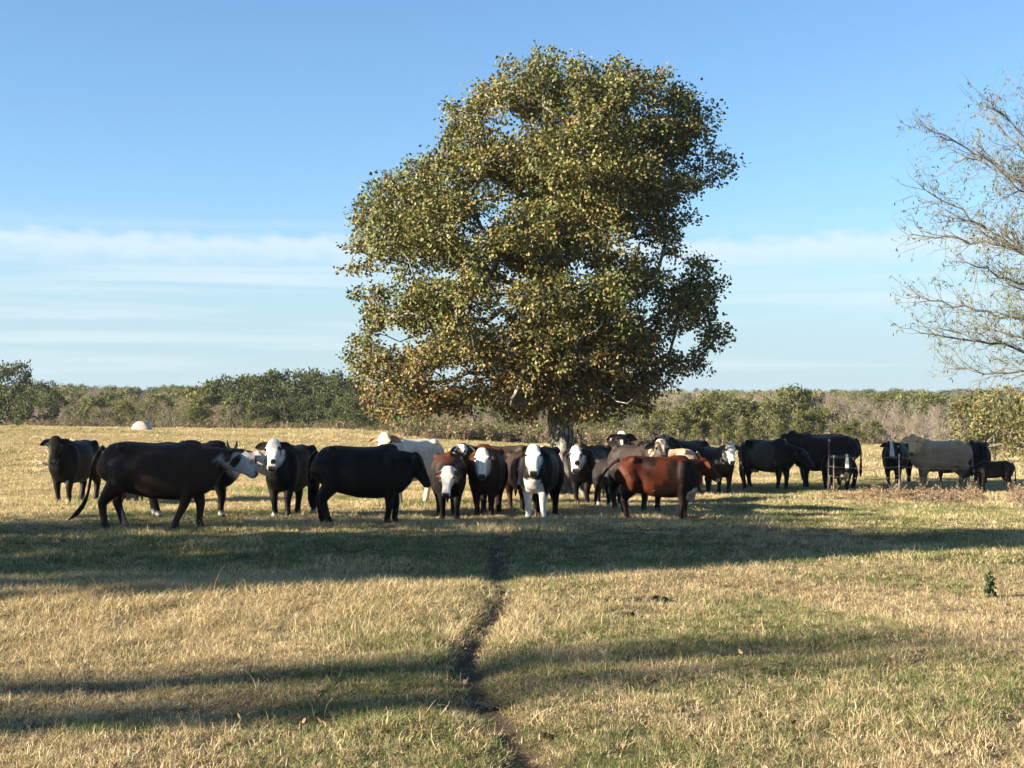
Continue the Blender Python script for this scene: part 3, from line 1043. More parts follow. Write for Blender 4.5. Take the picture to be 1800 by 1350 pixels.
for px, top, d, k, w in [(735, 722, 120, 'olive_tree', .9), (770, 715, 126, 'sparse_tree', 1.), (800, 726, 118, 'sparse_tree', 1.1), (838, 712, 132, 'bare_tree', 1.), (870, 722, 120, 'sparse_tree', 1.1),
                         (905, 715, 128, 'olive_tree', 1.), (950, 722, 118, 'sparse_tree', 1.), (1010, 716, 120, 'olive_tree', 1.), (1048, 712, 118, 'olive_tree', 1.), (700, 700, 150, 'bare_tree', 1.)]:
    edge_tree(px, top, d, k, w, WM)
for px, top, d, k, w in [(1085, 722, 114, 'cedar', 1.1), (1115, 706, 130, 'olive_tree', 1.), (1132, 738, 104, 'cedar', 1.2), (1160, 692, 160, 'sparse_tree', 1.), (1165, 720, 116, 'olive_tree', 1.1), (1192, 712, 112, 'cedar', 1.1), (1215, 705, 118, 'cedar', 1.1),
                         (1205, 686, 190, 'bare_tree', 1.), (1240, 700, 118, 'cedar', 1.2), (1262, 690, 165, 'olive_tree', 1.), (1270, 718, 108, 'cedar', 1.2), (1300, 700, 122, 'olive_tree', 1.), (1310, 735, 105, 'cedar', 1.2), (1335, 692, 140, 'sparse_tree', 1.),
                         (1352, 706, 116, 'olive_tree', 1.), (1388, 682, 140, 'olive_tree', .9), (1405, 722, 110, 'cedar', 1.), (1425, 690, 150, 'olive_tree', .9), (1440, 716, 118, 'olive_tree', 1.), (1452, 694, 140, 'bare_tree', .9),
                         (1480, 700, 130, 'sparse_tree', 1.), (1500, 736, 106, 'cedar', 1.2), (1512, 698, 150, 'bare_tree', 1.), (1540, 700, 135, 'bare_tree', 1.), (1530, 738, 110, 'olive_tree', 1.), (1565, 722, 112, 'sparse_tree', 1.), (1480, 745, 104, 'olive_tree', 1.1),
                         (1570, 696, 150, 'olive_tree', 1.), (1600, 704, 125, 'bare_tree', 1.), (1625, 722, 108, 'bare_tree', 1.), (1640, 694, 140, 'olive_tree', 1.), (1600, 738, 102, 'sparse_tree', 1.), (1668, 708, 115, 'bare_tree', 1.),
                         (1665, 735, 100, 'sparse_tree', 1.), (1225, 742, 102, 'cedar', 1.2), (1365, 742, 102, 'olive_tree', 1.1)]:
    edge_tree(px, top, d, k, w, WR)
edge_tree(1745, 676, 72, 'yellow_oak', 1.05, label='low spreading olive yellow tree at the right edge behind the fence')
edge_tree(1815, 690, 66, 'yellow_oak', 1.0, label='second low olive yellow tree cut off by the right edge')

ORD = 'first second third fourth fifth sixth seventh eighth ninth tenth eleventh twelfth thirteenth fourteenth fifteenth'.split()
seen_ = {}
for _, e in sorted(EDGE, key=lambda q: q[0]):
    k = e['label']
    seen_[k] = seen_.get(k, 0) + 1
    e['label'] = k + ', ' + ORD[seen_[k] - 1] + ' from left'

# the wood further off reads as one mass
src, meta = [], []
for kind in ('dark_oak', 'olive_tree', 'bare_tree', 'sparse_tree', 'yellow_oak'):
    for parts, both, h0 in KINDS[kind][:2]:
        src.append(both.mesh('woodland_' + kind, M_FAR_LEAF)); meta.append(kind)
n = 2300
rw = np.random.default_rng(77)
d = 165 + (900 - 165) * rw.uniform(0, 1, n) ** 1.5
px = rw.uniform(-250, 2050, n)
x = (px - 900) / F_PX * d; y = d
grp = fbm(x * 0.012 + 5, y * 0.012, 8, 2)
idx = np.where(grp < 0.42, rw.choice([4, 6, 2, 2, 3, 3], n), np.where(grp < 0.55, rw.choice([2, 3, 2, 8, 0, 1], n), rw.choice([0, 1, 2, 3, 0, 1], n)))
scl = rw.uniform(0.75, 1.15, n) * np.interp(d, [165, 260, 500, 900], [0.70, 1.0, 1.35, 1.5])
scatter('woodland', np.stack([x, y, ground_h(x, y) - 0.1], -1), np.stack([0 * x, 0 * x, rw.uniform(0, 6.283, n)], -1), scl, idx, src,
        'mixed green and grey brown woodland stretching to the horizon', 'woodland')


# ---- weeds and brush along the far edge of the field, dry weeds under the fence
def weed_mesh(name, n, h, cols, seed, w=0.02, leafy=0, leafsize=0.08, spread=0.12):
    rg_ = np.random.default_rng(seed)
    mb = MB()
    for _ in range(n):
        a = rg_.uniform(0, 6.283); b = np.array([math.cos(a), math.sin(a), 0]) * spread * rg_.uniform(0, 1)
        L = h * rg_.uniform(0.5, 1.1)
        e = b + np.array([math.cos(a) * rg_.uniform(0, .5), math.sin(a) * rg_.uniform(0, .5), 1]) * L
        c = np.array(cols[rg_.integers(len(cols))]) * rg_.uniform(.7, 1.3)
        mb.tube([b, (b + e) / 2 + rg_.normal(0, .05 * L, 3), e], [w * .5, w * .4, w * .15], 3, c, cap=False)
        if leafy:
            t = rg_.uniform(.2, 1, leafy)[:, None]
            p = b + (e - b) * t + rg_.normal(0, .04 * h, (leafy, 3))
            leaf_cloud(mb, p, rg_.normal(0, 1, (leafy, 3)), leafsize * rg_.uniform(.6, 1.2, leafy), np.array(cols)[rg_.integers(0, len(cols), leafy)] * rg_.uniform(.7, 1.3, (leafy, 1)), rg_, lobed=False)
    return mb.mesh(name, M_GRASS)


W1, W2, W3, W4 = (.21, .155, .10), (.155, .11, .07), (.28, .215, .14), (.12, .115, .05)
brush = [weed_mesh('w', 16, 1.0, [W1, W2, W3], 1, .03, 14, .16, .45), weed_mesh('w', 16, .8, [W1, W3, W4], 2, .03, 16, .16, .5), weed_mesh('w', 14, 1.2, [W4, W2, (.10, .11, .04)], 3, .03, 20, .16, .5)]
rw = np.random.default_rng(9)
n = 1100
px = np.where(rw.uniform(0, 1, n) < 0.45, rw.uniform(690, 1130, n), rw.uniform(-100, 1900, n))
d = np.where((px > 690) & (px < 1130), rw.uniform(88, 114, n), rw.uniform(103, 115, n))
x, y = (px - 900) / F_PX * d, d
scatter('brush', np.stack([x, y, ground_h(x, y)], -1), np.stack([0 * x, 0 * x, rw.uniform(0, 6.28, n)], -1), rw.uniform(.35, 1.0, n) * np.where((px > 690) & (px < 1130), 1.05, .75),
        rw.integers(0, 3, n), brush, 'brown dry brush and tall weeds along the far edge of the field', 'brush')
fw = [weed_mesh('w', 10, .19, [W1, W2, (.24, .15, .09)], 11, .008, 8, .045, .14), weed_mesh('w', 12, .15, [W3, W2, (.28, .18, .11)], 12, .008, 9, .05, .18), weed_mesh('w', 8, .36, [W3, W1], 13, .008, 5, .06, .10)]
n = 300
px = 1440 + 420 * rw.uniform(0, 1, n) ** 0.75
px = np.where((px > 1722) & (px < 1778), px + 60, px)
py = 872 + 6 * rw.normal(0, 1, n) + (px - 1440) * 0.018
pts = np.array([on_ground(a, b) for a, b in zip(px, py)])
scatter('fence_weeds', pts, np.stack([rw.normal(0, .15, n), rw.normal(0, .15, n), rw.uniform(0, 6.28, n)], -1), rw.uniform(.5, 1.1, n) * np.interp(px, [1440, 1530, 1860], [.7, 1, 1.]),
        rw.choice([0, 1, 1, 0, 2], n), fw, 'dry brown leafy weeds growing along the foot of the wire fence', 'weeds')

# ---- the thin tree reaching in from the right edge
bt_d = 33.0
bx, by = at_depth(1962, bt_d)
bz = float(ground_h(bx, by))
bs = F_PX / bt_d


def bp(px, py, y=0.0):
    return np.array([(px - 1935) / bs, y, height_to(py, bt_d) - bz])


rg = np.random.default_rng(33)
s = Skeleton()
r0 = s.node((0, 0, -0.3), 0, 0)
s.path([np.array([0, 0, -.3]), bp(1938, 740), bp(1925, 620), bp(1918, 480), bp(1910, 380), bp(1905, 290)], r0, .3, .03, rg)
TIPS = [((1915, 660), (1840, 640), (1720, 610), (1575, 588), -.8), ((1910, 640), (1830, 650), (1740, 655), (1660, 640), .9), ((1915, 600), (1820, 570), (1700, 545), (1600, 515), .4),
        ((1915, 560), (1820, 520), (1720, 500), (1640, 470), -1.2), ((1912, 520), (1810, 470), (1710, 410), (1590, 335), -.4), ((1912, 500), (1820, 440), (1720, 420), (1600, 400), .8),
        ((1905, 450), (1810, 350), (1730, 280), (1608, 215), .2), ((1900, 400), (1810, 300), (1740, 230), (1690, 190), -.9), ((1898, 360), (1800, 280), (1760, 210), (1735, 170), 1.0),
        ((1906, 300), (1850, 260), (1815, 215), (1782, 175), -.3), ((1910, 560), (1850, 470), (1780, 420), (1690, 350), 1.6),
        ((1912, 600), (1840, 560), (1760, 520), (1690, 520), -1.9), ((1915, 650), (1850, 610), (1780, 575), (1680, 570), 1.9), ((1905, 420), (1840, 330), (1790, 290), (1700, 240), 1.7), ((1908, 470), (1830, 400), (1760, 370), (1660, 300), -1.7),
        ((1915, 600), (1990, 560), (2080, 500), (2200, 450), .5), ((1905, 450), (2000, 380), (2080, 300), (2150, 240), -.5), ((1915, 650), (2000, 640), (2100, 620), (2230, 610), -.6)]
ends = []
for a, b, c_, e, yy in TIPS:
    pts = [bp(*q, yy * f) for q, f in zip((a, b, c_, e), (0, .4, .8, 1.1))]
    k0 = s.nearest(pts[0])
    ln0 = len(s.p)
    s.path(pts, k0, .25, .035, rg)
    main = list(range(ln0, len(s.p)))
    for i in main[2:]:
        for _ in range(5 if i % 2 else 4):
            d0 = unit(s.p[i] - s.p[s.par[i]])
            L = rg.uniform(.4, 1.0) * (0.5 + 0.7 * (1 - (i - ln0) / len(main)))
            dr = unit(d0 * 0.75 + rg.normal(0, .55, 3) + np.array([0, 0, .15]))
            q1 = s.p[i] + dr * L * .5 + rg.normal(0, .04, 3); q2 = q1 + unit(dr + np.array([0, 0, rg.uniform(-.25, .35)])) * L * .6
            j0 = len(s.p)
            s.path([s.p[i], q1, q2], i, .18, .02, rg)
            for j in range(j0 + 1, len(s.p)):
                for _ in range(rg.integers(1, 4)):
                    d1 = unit(unit(s.p[j] - s.p[s.par[j]]) * .6 + rg.normal(0, .55, 3) + np.array([0, 0, .12]))
                    ends.append((s.p[j], d1, rg.uniform(.18, .55)))
wd = MB(); tw_ = MB(); lf = MB()
s.build(wd, .0046, .11, .375, 4, (.13, .118, .10))
lp, ld = [], []
for p, d1, L in ends:
    m = p + d1 * L * .5 + rg.normal(0, .02, 3); e = m + unit(d1 + rg.normal(0, .25, 3)) * L * .5
    tw_.tube([p, m, e], [.0045, .0036, .002], 3, (.15, .14, .115), cap=False)
    if rg.uniform() < .6:
        for _ in range(rg.integers(2, 7)):
            t = rg.uniform(.2, 1.05)
            lp.append(p + (e - p) * t); ld.append(d1 * .3 + np.array([0, 0, -.7]))
nl = len(lp)
leaf_cloud(lf, np.array(lp), np.array(ld), .095 * rg.uniform(.6, 1.3, nl), np.array([.085, .105, .042]) * rg.uniform(.6, 1.5, (nl, 1)) + np.array([.015, .010, 0]) * rg.uniform(0, 1, (nl, 1)), rg, aspect=.26, lobed=False)
e = bpy.data.objects.new('thin_tree', None); COL.objects.link(e); e.location = (bx, by, bz)
tag(e, 'thinly leaved tree with bare twigs reaching in from the right edge', 'tree')
obj('trunk', wd.mesh('thin_trunk', M_BARK), e)
o = obj('twigs', tw_.mesh('thin_twigs', M_TWIG), e); o['kind'] = 'stuff'
o = obj('crown', lf.mesh('thin_crown', M_LEAF, False), e); o['kind'] = 'stuff'

# ---- trees beyond the left edge of the picture, whose long shadows cross the foreground
for k, (x, y, h, wf, kind) in enumerate([(-27, 10.3, 10.8, .80, 'olive_tree'), (-20.0, 16.6, 7.6, 0.9, 'dark_oak'), (-31.5, 9.0, 12.6, .64, 'olive_tree'), (-17, 21.4, 6.2, 1.1, 'sparse_tree'), (-34.0, -1.4, 10.9, .24, 'dark_oak'), (-37, -6.9, 11.2, .2, 'olive_tree')]):
    put_tree(kind, k, x, y, h, wf, 1.3 * k, ('tall tree beyond the left edge casting shade over the foreground, ' + ('nearest', 'second', 'tallest', 'smallest', 'half bare', 'hindmost')[k]), 'shade trees beyond the left edge', 'shade_tree')

# ------------------------------------------------------------------ cattle
BLACK = (0.0064, 0.0054, 0.0050); DKBROWN = (0.030, 0.0175, 0.0115); WHITE = (0.64, 0.60, 0.52); CREAM = (0.46, 0.385, 0.285)
TAN = (0.34, 0.235, 0.135); RED = (0.054, 0.0125, 0.0042); RUST = (0.055, 0.020, 0.010); GREY = (0.020, 0.016, 0.014); PINK = (0.42, 0.25, 0.20)
NOSE = (0.020, 0.018, 0.018); HOOF = (0.03, 0.025, 0.02)

T_X = np.array([-0.84, -0.79, -0.70, -0.56, -0.36, -0.08, 0.20, 0.42, 0.58, 0.70, 0.78])
T_TOP = np.array([1.25, 1.30, 1.325, 1.345, 1.325, 1.305, 1.31, 1.345, 1.32, 1.25, 1.17])
T_BOT = np.array([0.90, 0.80, 0.72, 0.63, 0.545, 0.485, 0.465, 0.485, 0.56, 0.69, 0.85])
T_W = np.array([0.160, 0.220, 0.262, 0.282, 0.295, 0.335, 0.325, 0.285, 0.25, 0.185, 0.11])


def build_cow(c):
    """rest-pose pieces of one animal in its own frame (x forward, y left); voxel-remeshed into one skin afterwards"""
    mb = MB()
    st, fat = c.get('long', 1.0), c.get('fat', 1.0)
    tx = T_X * st
    zc = (T_TOP + T_BOT) / 2
    fat_dn = 1 + (fat - 1) * np.exp(-((T_X - 0.0) / 0.4) ** 2)
    up = T_TOP - zc; dn = (zc - T_BOT) * fat_dn * c.get('depth', 1.0)
    mb.loft(np.stack([tx, 0 * tx, zc], -1), T_W * (1 + (fat - 1) * 0.8), up, dn, side=(0, 1, 0), sides=24, power=2.55)
    # bony points: hips, shoulder hump
    for s in (-1, 1):
        mb.ball((-0.50 * st, 0.20 * s, 1.255), (0.10, 0.075, 0.085))
        mb.ball((0.44 * st, 0.22 * s, 0.96), (0.16, 0.10, 0.28))
        mb.ball((-0.60 * st, 0.18 * s, 0.96), (0.21, 0.13, 0.30))
    mb.ball((0.40 * st, 0, 1.30), (0.17, 0.085, c.get('hump', 0.075)))
    # legs (stride: fore-aft shift of each foot, order front-left, front-right, hind-left, hind-right)
    stride = c.get('stride', (0.03, -0.03, -0.02, 0.04))
    for k, s in ((0, 1), (1, -1)):
        dx = stride[k]; x0 = 0.44 * st
        kn = 0.03 + max(dx, 0) * 0.25
        p = [(x0 + 0.02, .15 * s, .86), (x0 + dx * .15, .165 * s, .68), (x0 + dx * .35 + kn * .5, .155 * s, .53), (x0 + dx * .55 + kn, .145 * s, .385), (x0 + dx * .75 + kn * .6, .14 * s, .25),
             (x0 + dx * .93, .14 * s, .125), (x0 + dx + .015, .142 * s, .07), (x0 + dx + .03, .145 * s, -.03)]
        mb.tube(p, [.15, .138, .098, .076, .056, .057, .060, .074], 10)
    for k, s in ((2, 1), (3, -1)):
        dx = stride[k]; x0 = -0.60 * st
        p = [(x0, .14 * s, 1.0), (x0 + .08 + dx * .1, .175 * s, .80), (x0 + .03 + dx * .3, .175 * s, .66), (x0 - .09 + dx * .5, .16 * s, .51), (x0 - .14 + dx * .66, .15 * s, .41), (x0 - .115 + dx * .8, .15 * s, .28),
             (x0 - .085 + dx * .95, .15 * s, .135), (x0 - .06 + dx, .152 * s, .075), (x0 - .04 + dx, .155 * s, -.03)]
        mb.tube(p, [.20, .195, .158, .104, .077, .061, .059, .062, .076], 10)
    if c.get('udder'):
        mb.ball((-0.40 * st, 0, 0.60), (0.17, 0.13, 0.13))
        for sx in (-.47, -.35):
            for s in (-1, 1):
                mb.tube([(sx * st, .06 * s, .56), (sx * st, .065 * s, .42)], [.026, .018], 6)
    # head frame
    turn, pitch, hz, reach = R(c.get('turn', 0)), R(c.get('pitch', 52)), c.get('hz', 1.40), c.get('reach', 0.40)
    nt_ = turn * 0.55
    poll = np.array([0.52 * st + reach * math.cos(nt_), reach * math.sin(nt_), hz])
    ax = np.array([math.cos(pitch) * math.cos(turn), math.cos(pitch) * math.sin(turn), -math.sin(pitch)])
    sd = np.array([-math.sin(turn), math.cos(turn), 0.0])
    uu = np.cross(ax, sd)
    hs = c.get('head', 1.12)

    def H(s, y, u):
        return poll + hs * (ax * s + sd * y + uu * u)
    # neck
    a = np.array([0.36 * st, 0, 1.04]); b = np.array([0.60 * st, 0, 1.04 + (hz - 1.2) * 0.25])
    e = H(0.05, 0, -0.09)
    m = (b * 0.45 + e * 0.55) + np.array([0.0, 0, 0.015])
    e2 = H(0.12, 0, -0.10)
    nw = c.get('neck', 1.0)
    mb.loft([a, b, m, e, e2], np.array([.21, .185, .15, .12, .09]) * nw, [.26, .22, .175, .125, .08], [.36, .33, .25, .16, .09], sides=16)
    dl = [np.array([0.66 * st, 0, 0.72]), b * .6 + m * .4 - np.array([0, 0, .24]), m - np.array([0, 0, .20]), e - np.array([0, 0, .15])]
    mb.tube(dl, [.10, .065, .05, .04], 8)
    # head
    S = np.array([-.035, .0, .06, .13, .19, .27, .35, .42, .475, .515, .54])
    Wd = np.array([.050, .080, .106, .120, .116, .088, .073, .073, .080, .075, .050])
    Tp = np.array([.02, .048, .062, .062, .052, .036, .022, .012, .006, -.008, -.03])
    Bt = np.array([.10, .17, .215, .235, .225, .185, .155, .14, .132, .118, .085])
    mb.loft([H(s, 0, 0) for s in S], Wd * hs, Tp * hs, Bt * hs, side=sd, sides=16, power=2.5)
    for s in (-1, 1):
        mb.ball(H(.165, .105 * s, .02), .034 * hs)                      # brow
    return mb, dict(poll=poll, ax=ax, sd=sd, uu=uu, hs=hs, H=H, st=st)


def ear_piece(mb, f, s, c, col, inner):
    """a leaf-shaped, cupped ear standing out from the side of the poll"""
    H = f['H']
    droop = c.get('droop', 0.10)
    big = c.get('ear', 1.0)
    n = 7
    base = H(.055, .092 * s, -.045)
    out = f['sd'] * s * 0.93 - np.array([0, 0, 1.0]) * droop + f['ax'] * 0.02 - f['uu'] * 0.10
    out /= np.linalg.norm(out)
    wdir = f['ax'] * 0.75 - f['uu'] * 0.62
    wdir = wdir - out * (wdir @ out); wdir /= np.linalg.norm(wdir)
    nrm = np.cross(out, wdir)
    if nrm @ f['uu'] < 0:
        nrm = -nrm
    rows = []
    L = 0.205 * f['hs'] * big
    for i in range(n):
        t = i / (n - 1)
        w = 0.058 * big * f['hs'] * (math.sin(math.pi * min(1, 0.18 + 0.82 * t)) ** 0.75 + (0.25 if i == 0 else 0.03))
        p = base + out * L * t - np.array([0, 0, 1.0]) * 0.03 * t * t * (1 + 4 * droop)
        row = []
        for k in range(5):
            v = (k - 2) / 2
            row.append(p + wdir * w * v - nrm * 0.030 * (1 - v * v) * (1 - 0.5 * t))
        rows.append(row)
    vf = np.array(rows).reshape(-1, 3)
    vb = vf - nrm * 0.014
    q = []
    for i in range(n - 1):
        for k in range(4):
            a = i * 5 + k
            q.append([a, a + 1, a + 6, a + 5])
    off = n * 5
    qb = [[off + a, off + d, off + c_, off + b] for a, b, c_, d in q]
    rim = [[i * 5, (i + 1) * 5, off + (i + 1) * 5, off + i * 5] for i in range(n - 1)] + \
          [[i * 5 + 4, off + i * 5 + 4, off + (i + 1) * 5 + 4, (i + 1) * 5 + 4] for i in range(n - 1)] + \
          [[(n - 1) * 5 + k, (n - 1) * 5 + k + 1, off + (n - 1) * 5 + k + 1, off + (n - 1) * 5 + k] for k in range(4)]
    mb.add(np.vstack([vf, vb]), None, q + qb + rim, np.vstack([np.tile(inner, (off, 1)), np.tile(col, (off, 1))]))
    return base + out * L * 0.55 + nrm * 0.012


def tail_piece(mb, f, c, col):
    st = f['st']
    pts = c.get('tail', [(-.86, 0, 1.20), (-.93, .01, 1.06), (-.94, .02, .85), (-.93, .03, .62), (-.92, .04, .45), (-.91, .04, .30)])
    P = np.array([(-.80, 0, 1.255)] + list(pts), float); P[:, 0] += -.84 * (st - 1)
    t = np.linspace(0, 1, len(P)); tt = np.linspace(0, 1, 16)
    Q = np.stack([np.interp(tt, t, P[:, k]) for k in range(3)], -1)
    for _ in range(2):
        Q[1:-1] = (Q[:-2] + 2 * Q[1:-1] + Q[2:]) / 4
    rad = np.interp(tt, [0, .1, .6, .72, .86, 1], [.045, .032, .021, .036, .042, .008])
    mb.tube(Q, rad, 7, col)


def sm(a, b, x):
    return sstep(a, b, x)


def coat(c, f, v):
    """hair colour of every skin vertex"""
    hs = f['hs']
    rel = (v - f['poll']) / hs
    s, y, u = rel @ f['ax'], rel @ f['sd'], rel @ f['uu']
    sd = c['seed']
    nz = fbm(v[:, 0] * 7 + v[:, 2] * 5 + sd, v[:, 1] * 7 + v[:, 2] * 3 - sd, sd, 2) - 0.5
    n2 = fbm(v[:, 0] * 2.2 + sd * 3, v[:, 2] * 2.2 + v[:, 1], sd + 5, 3) - 0.5
    col = np.tile(np.array(c['base']), (len(v), 1)) * (1 + 0.5 * n2)[:, None]

    def put(mask, cc):
        nonlocal col
        mask = np.clip(mask, 0, 1)[:, None]
        col = col * (1 - mask) + np.array(cc) * mask
    st = f['st']
    on_torso = v[:, 0] < 0.62 * st
    if 'top' in c:                                     # sun-bleached or rust-tinted back
        put(sm(1.02, 1.28, v[:, 2] + 0.25 * n2) * 0.85, c['top'])
    if 'shoulder' in c:
        put(sm(.10, .30, v[:, 0] + .3 * n2) * sm(.72, .95, v[:, 2] + .4 * n2) * 0.9, c['shoulder'])
    for (cx, cy, cz, r, cc) in c.get('spots_and_light', ()):  # coat markings, plus sun and shade painted into the hair
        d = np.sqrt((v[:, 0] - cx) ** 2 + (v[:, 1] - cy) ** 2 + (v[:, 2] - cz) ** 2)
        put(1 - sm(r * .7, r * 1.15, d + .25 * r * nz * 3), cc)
    if c.get('belly'):
        put((1 - sm(.56, .66, v[:, 2] + .1 * n2)) * sm(.42, .5, v[:, 2]) * (v[:, 0] < .5) * (v[:, 0] > -.6), c['belly'])
    if c.get('brisket'):
        put(sm(.46, .60, v[:, 0] + .1 * nz) * (1 - sm(.66, .74, v[:, 2] + .2 * nz)) * sm(.40, .5, v[:, 2]) * (np.abs(v[:, 1]) < .17), c['brisket'])
    lw = c.get('socks', 0.0)
    if lw:
        put(1 - sm(lw - .05, lw + .05, v[:, 2] + .15 * nz), WHITE)
    if c.get('front_white'):
        put((v[:, 0] > .25) * (1 - sm(c['front_white'] - .08, c['front_white'] + .08, v[:, 2] + .25 * nz)), WHITE)
    inh = (s > -.10) & (s < .62) & (np.abs(y) < .20) & (u > -.30) & (u < .16) & (v[:, 0] > .30 * st)
    inh = inh.astype(float)
    face = c.get('face', 'plain')
    fc = c.get('fcol', WHITE)
    if face == 'white':
        back = sm(-.26, -.17, u + .05 * nz + .25 * np.clip(s - .02, 0, .3)) * sm(-.09, -.05, s + .04 * nz)
        put(inh * back, fc)
        if c.get('throat'):
            put(sm(.40, .52, v[:, 0] / st) * (u < -.10) * (1 - sm(.20, .30, np.abs(y))) * sm(-.55, -.42, u + .2 * nz) * (s > -.15), fc)
    elif face == 'blaze':
        put(inh * (1 - sm(.030, .048, np.abs(y + .02 * nz) - .02 * sm(.1, .4, s))) * sm(-.07, -.04, s) * (u > -.06), fc)
    elif face == 'poll':
        put(inh * (1 - sm(.05, .075, s + .05 * nz)) * (u > -.07) * (np.abs(y) < .085), fc)
        put(inh * (1 - sm(.016, .028, np.abs(y + .012 + .03 * nz))) * sm(.18, .22, s) * (1 - sm(.36, .42, s)) * (u > -.04), fc)
    elif face == 'band':
        put(inh * sm(.03, .05, s) * (1 - sm(.10, .13, s - 1.2 * np.abs(y) + .03 * nz)) * (u > -.07), fc)
        put(inh * sm(.28, .34, s) * sm(.045, .06, np.abs(y)), fc)
    elif face == 'star':
        put(inh * sm(.0, .02, s) * (1 - sm(.07, .10, np.abs(y) + .30 * np.clip(s - .02, 0, 1) + .04 * nz)) * (u > -.08), fc)
        put(inh * (1 - sm(.03, .05, np.abs(y))) * (1 - sm(.05, .07, np.abs(s - .08))) * 0.9 * (u > 0), c['base'])
    if face in ('white', 'star'):                      # tinted curls on the forehead, soiled hair
        curl = sm(.48, .68, fbm(s * 26 + sd, y * 26 - sd, sd + 9, 2))
        put(inh * curl * (0.45 * (1 - sm(.10, .26, s)) + 0.12), np.array(fc) * np.array([.62, .50, .40]))
    for (ps, py_, pr) in c.get('patch', ()):           # dark patches on a white face
        put(inh * (1 - sm(pr * .7, pr, np.hypot(s - ps, (y - py_) * 1.1) + .03 * nz)) * (u > -.16), c['base'])
    nose = c.get('nose', NOSE)
    put(inh * sm(.455, .485, s + .02 * nz) * sm(-.075, -.055, u) * (1 - sm(.055, .072, np.abs(y))), nose)
    if c.get('pale_muzzle'):
        put(inh * sm(.44, .47, s) * (1 - sm(-.07, -.05, u)), c['pale_muzzle'])
    if c.get('udder'):
        put((1 - sm(.54, .60, v[:, 2])) * (np.abs(v[:, 0] + .40 * st) < .2) * (np.abs(v[:, 1]) < .12), PINK)
    dust = sm(.52, .75, fbm(v[:, 0] * 3.1 + sd * 7, v[:, 2] * 3.1 + v[:, 1] * 2 + sd, sd + 40, 4))
    put(dust * (0.03 + 0.16 * (1 - sm(.25, .6, v[:, 2]))), (.10, .075, .05))
    put((1 - sm(.045, .07, v[:, 2])), HOOF)
    return col


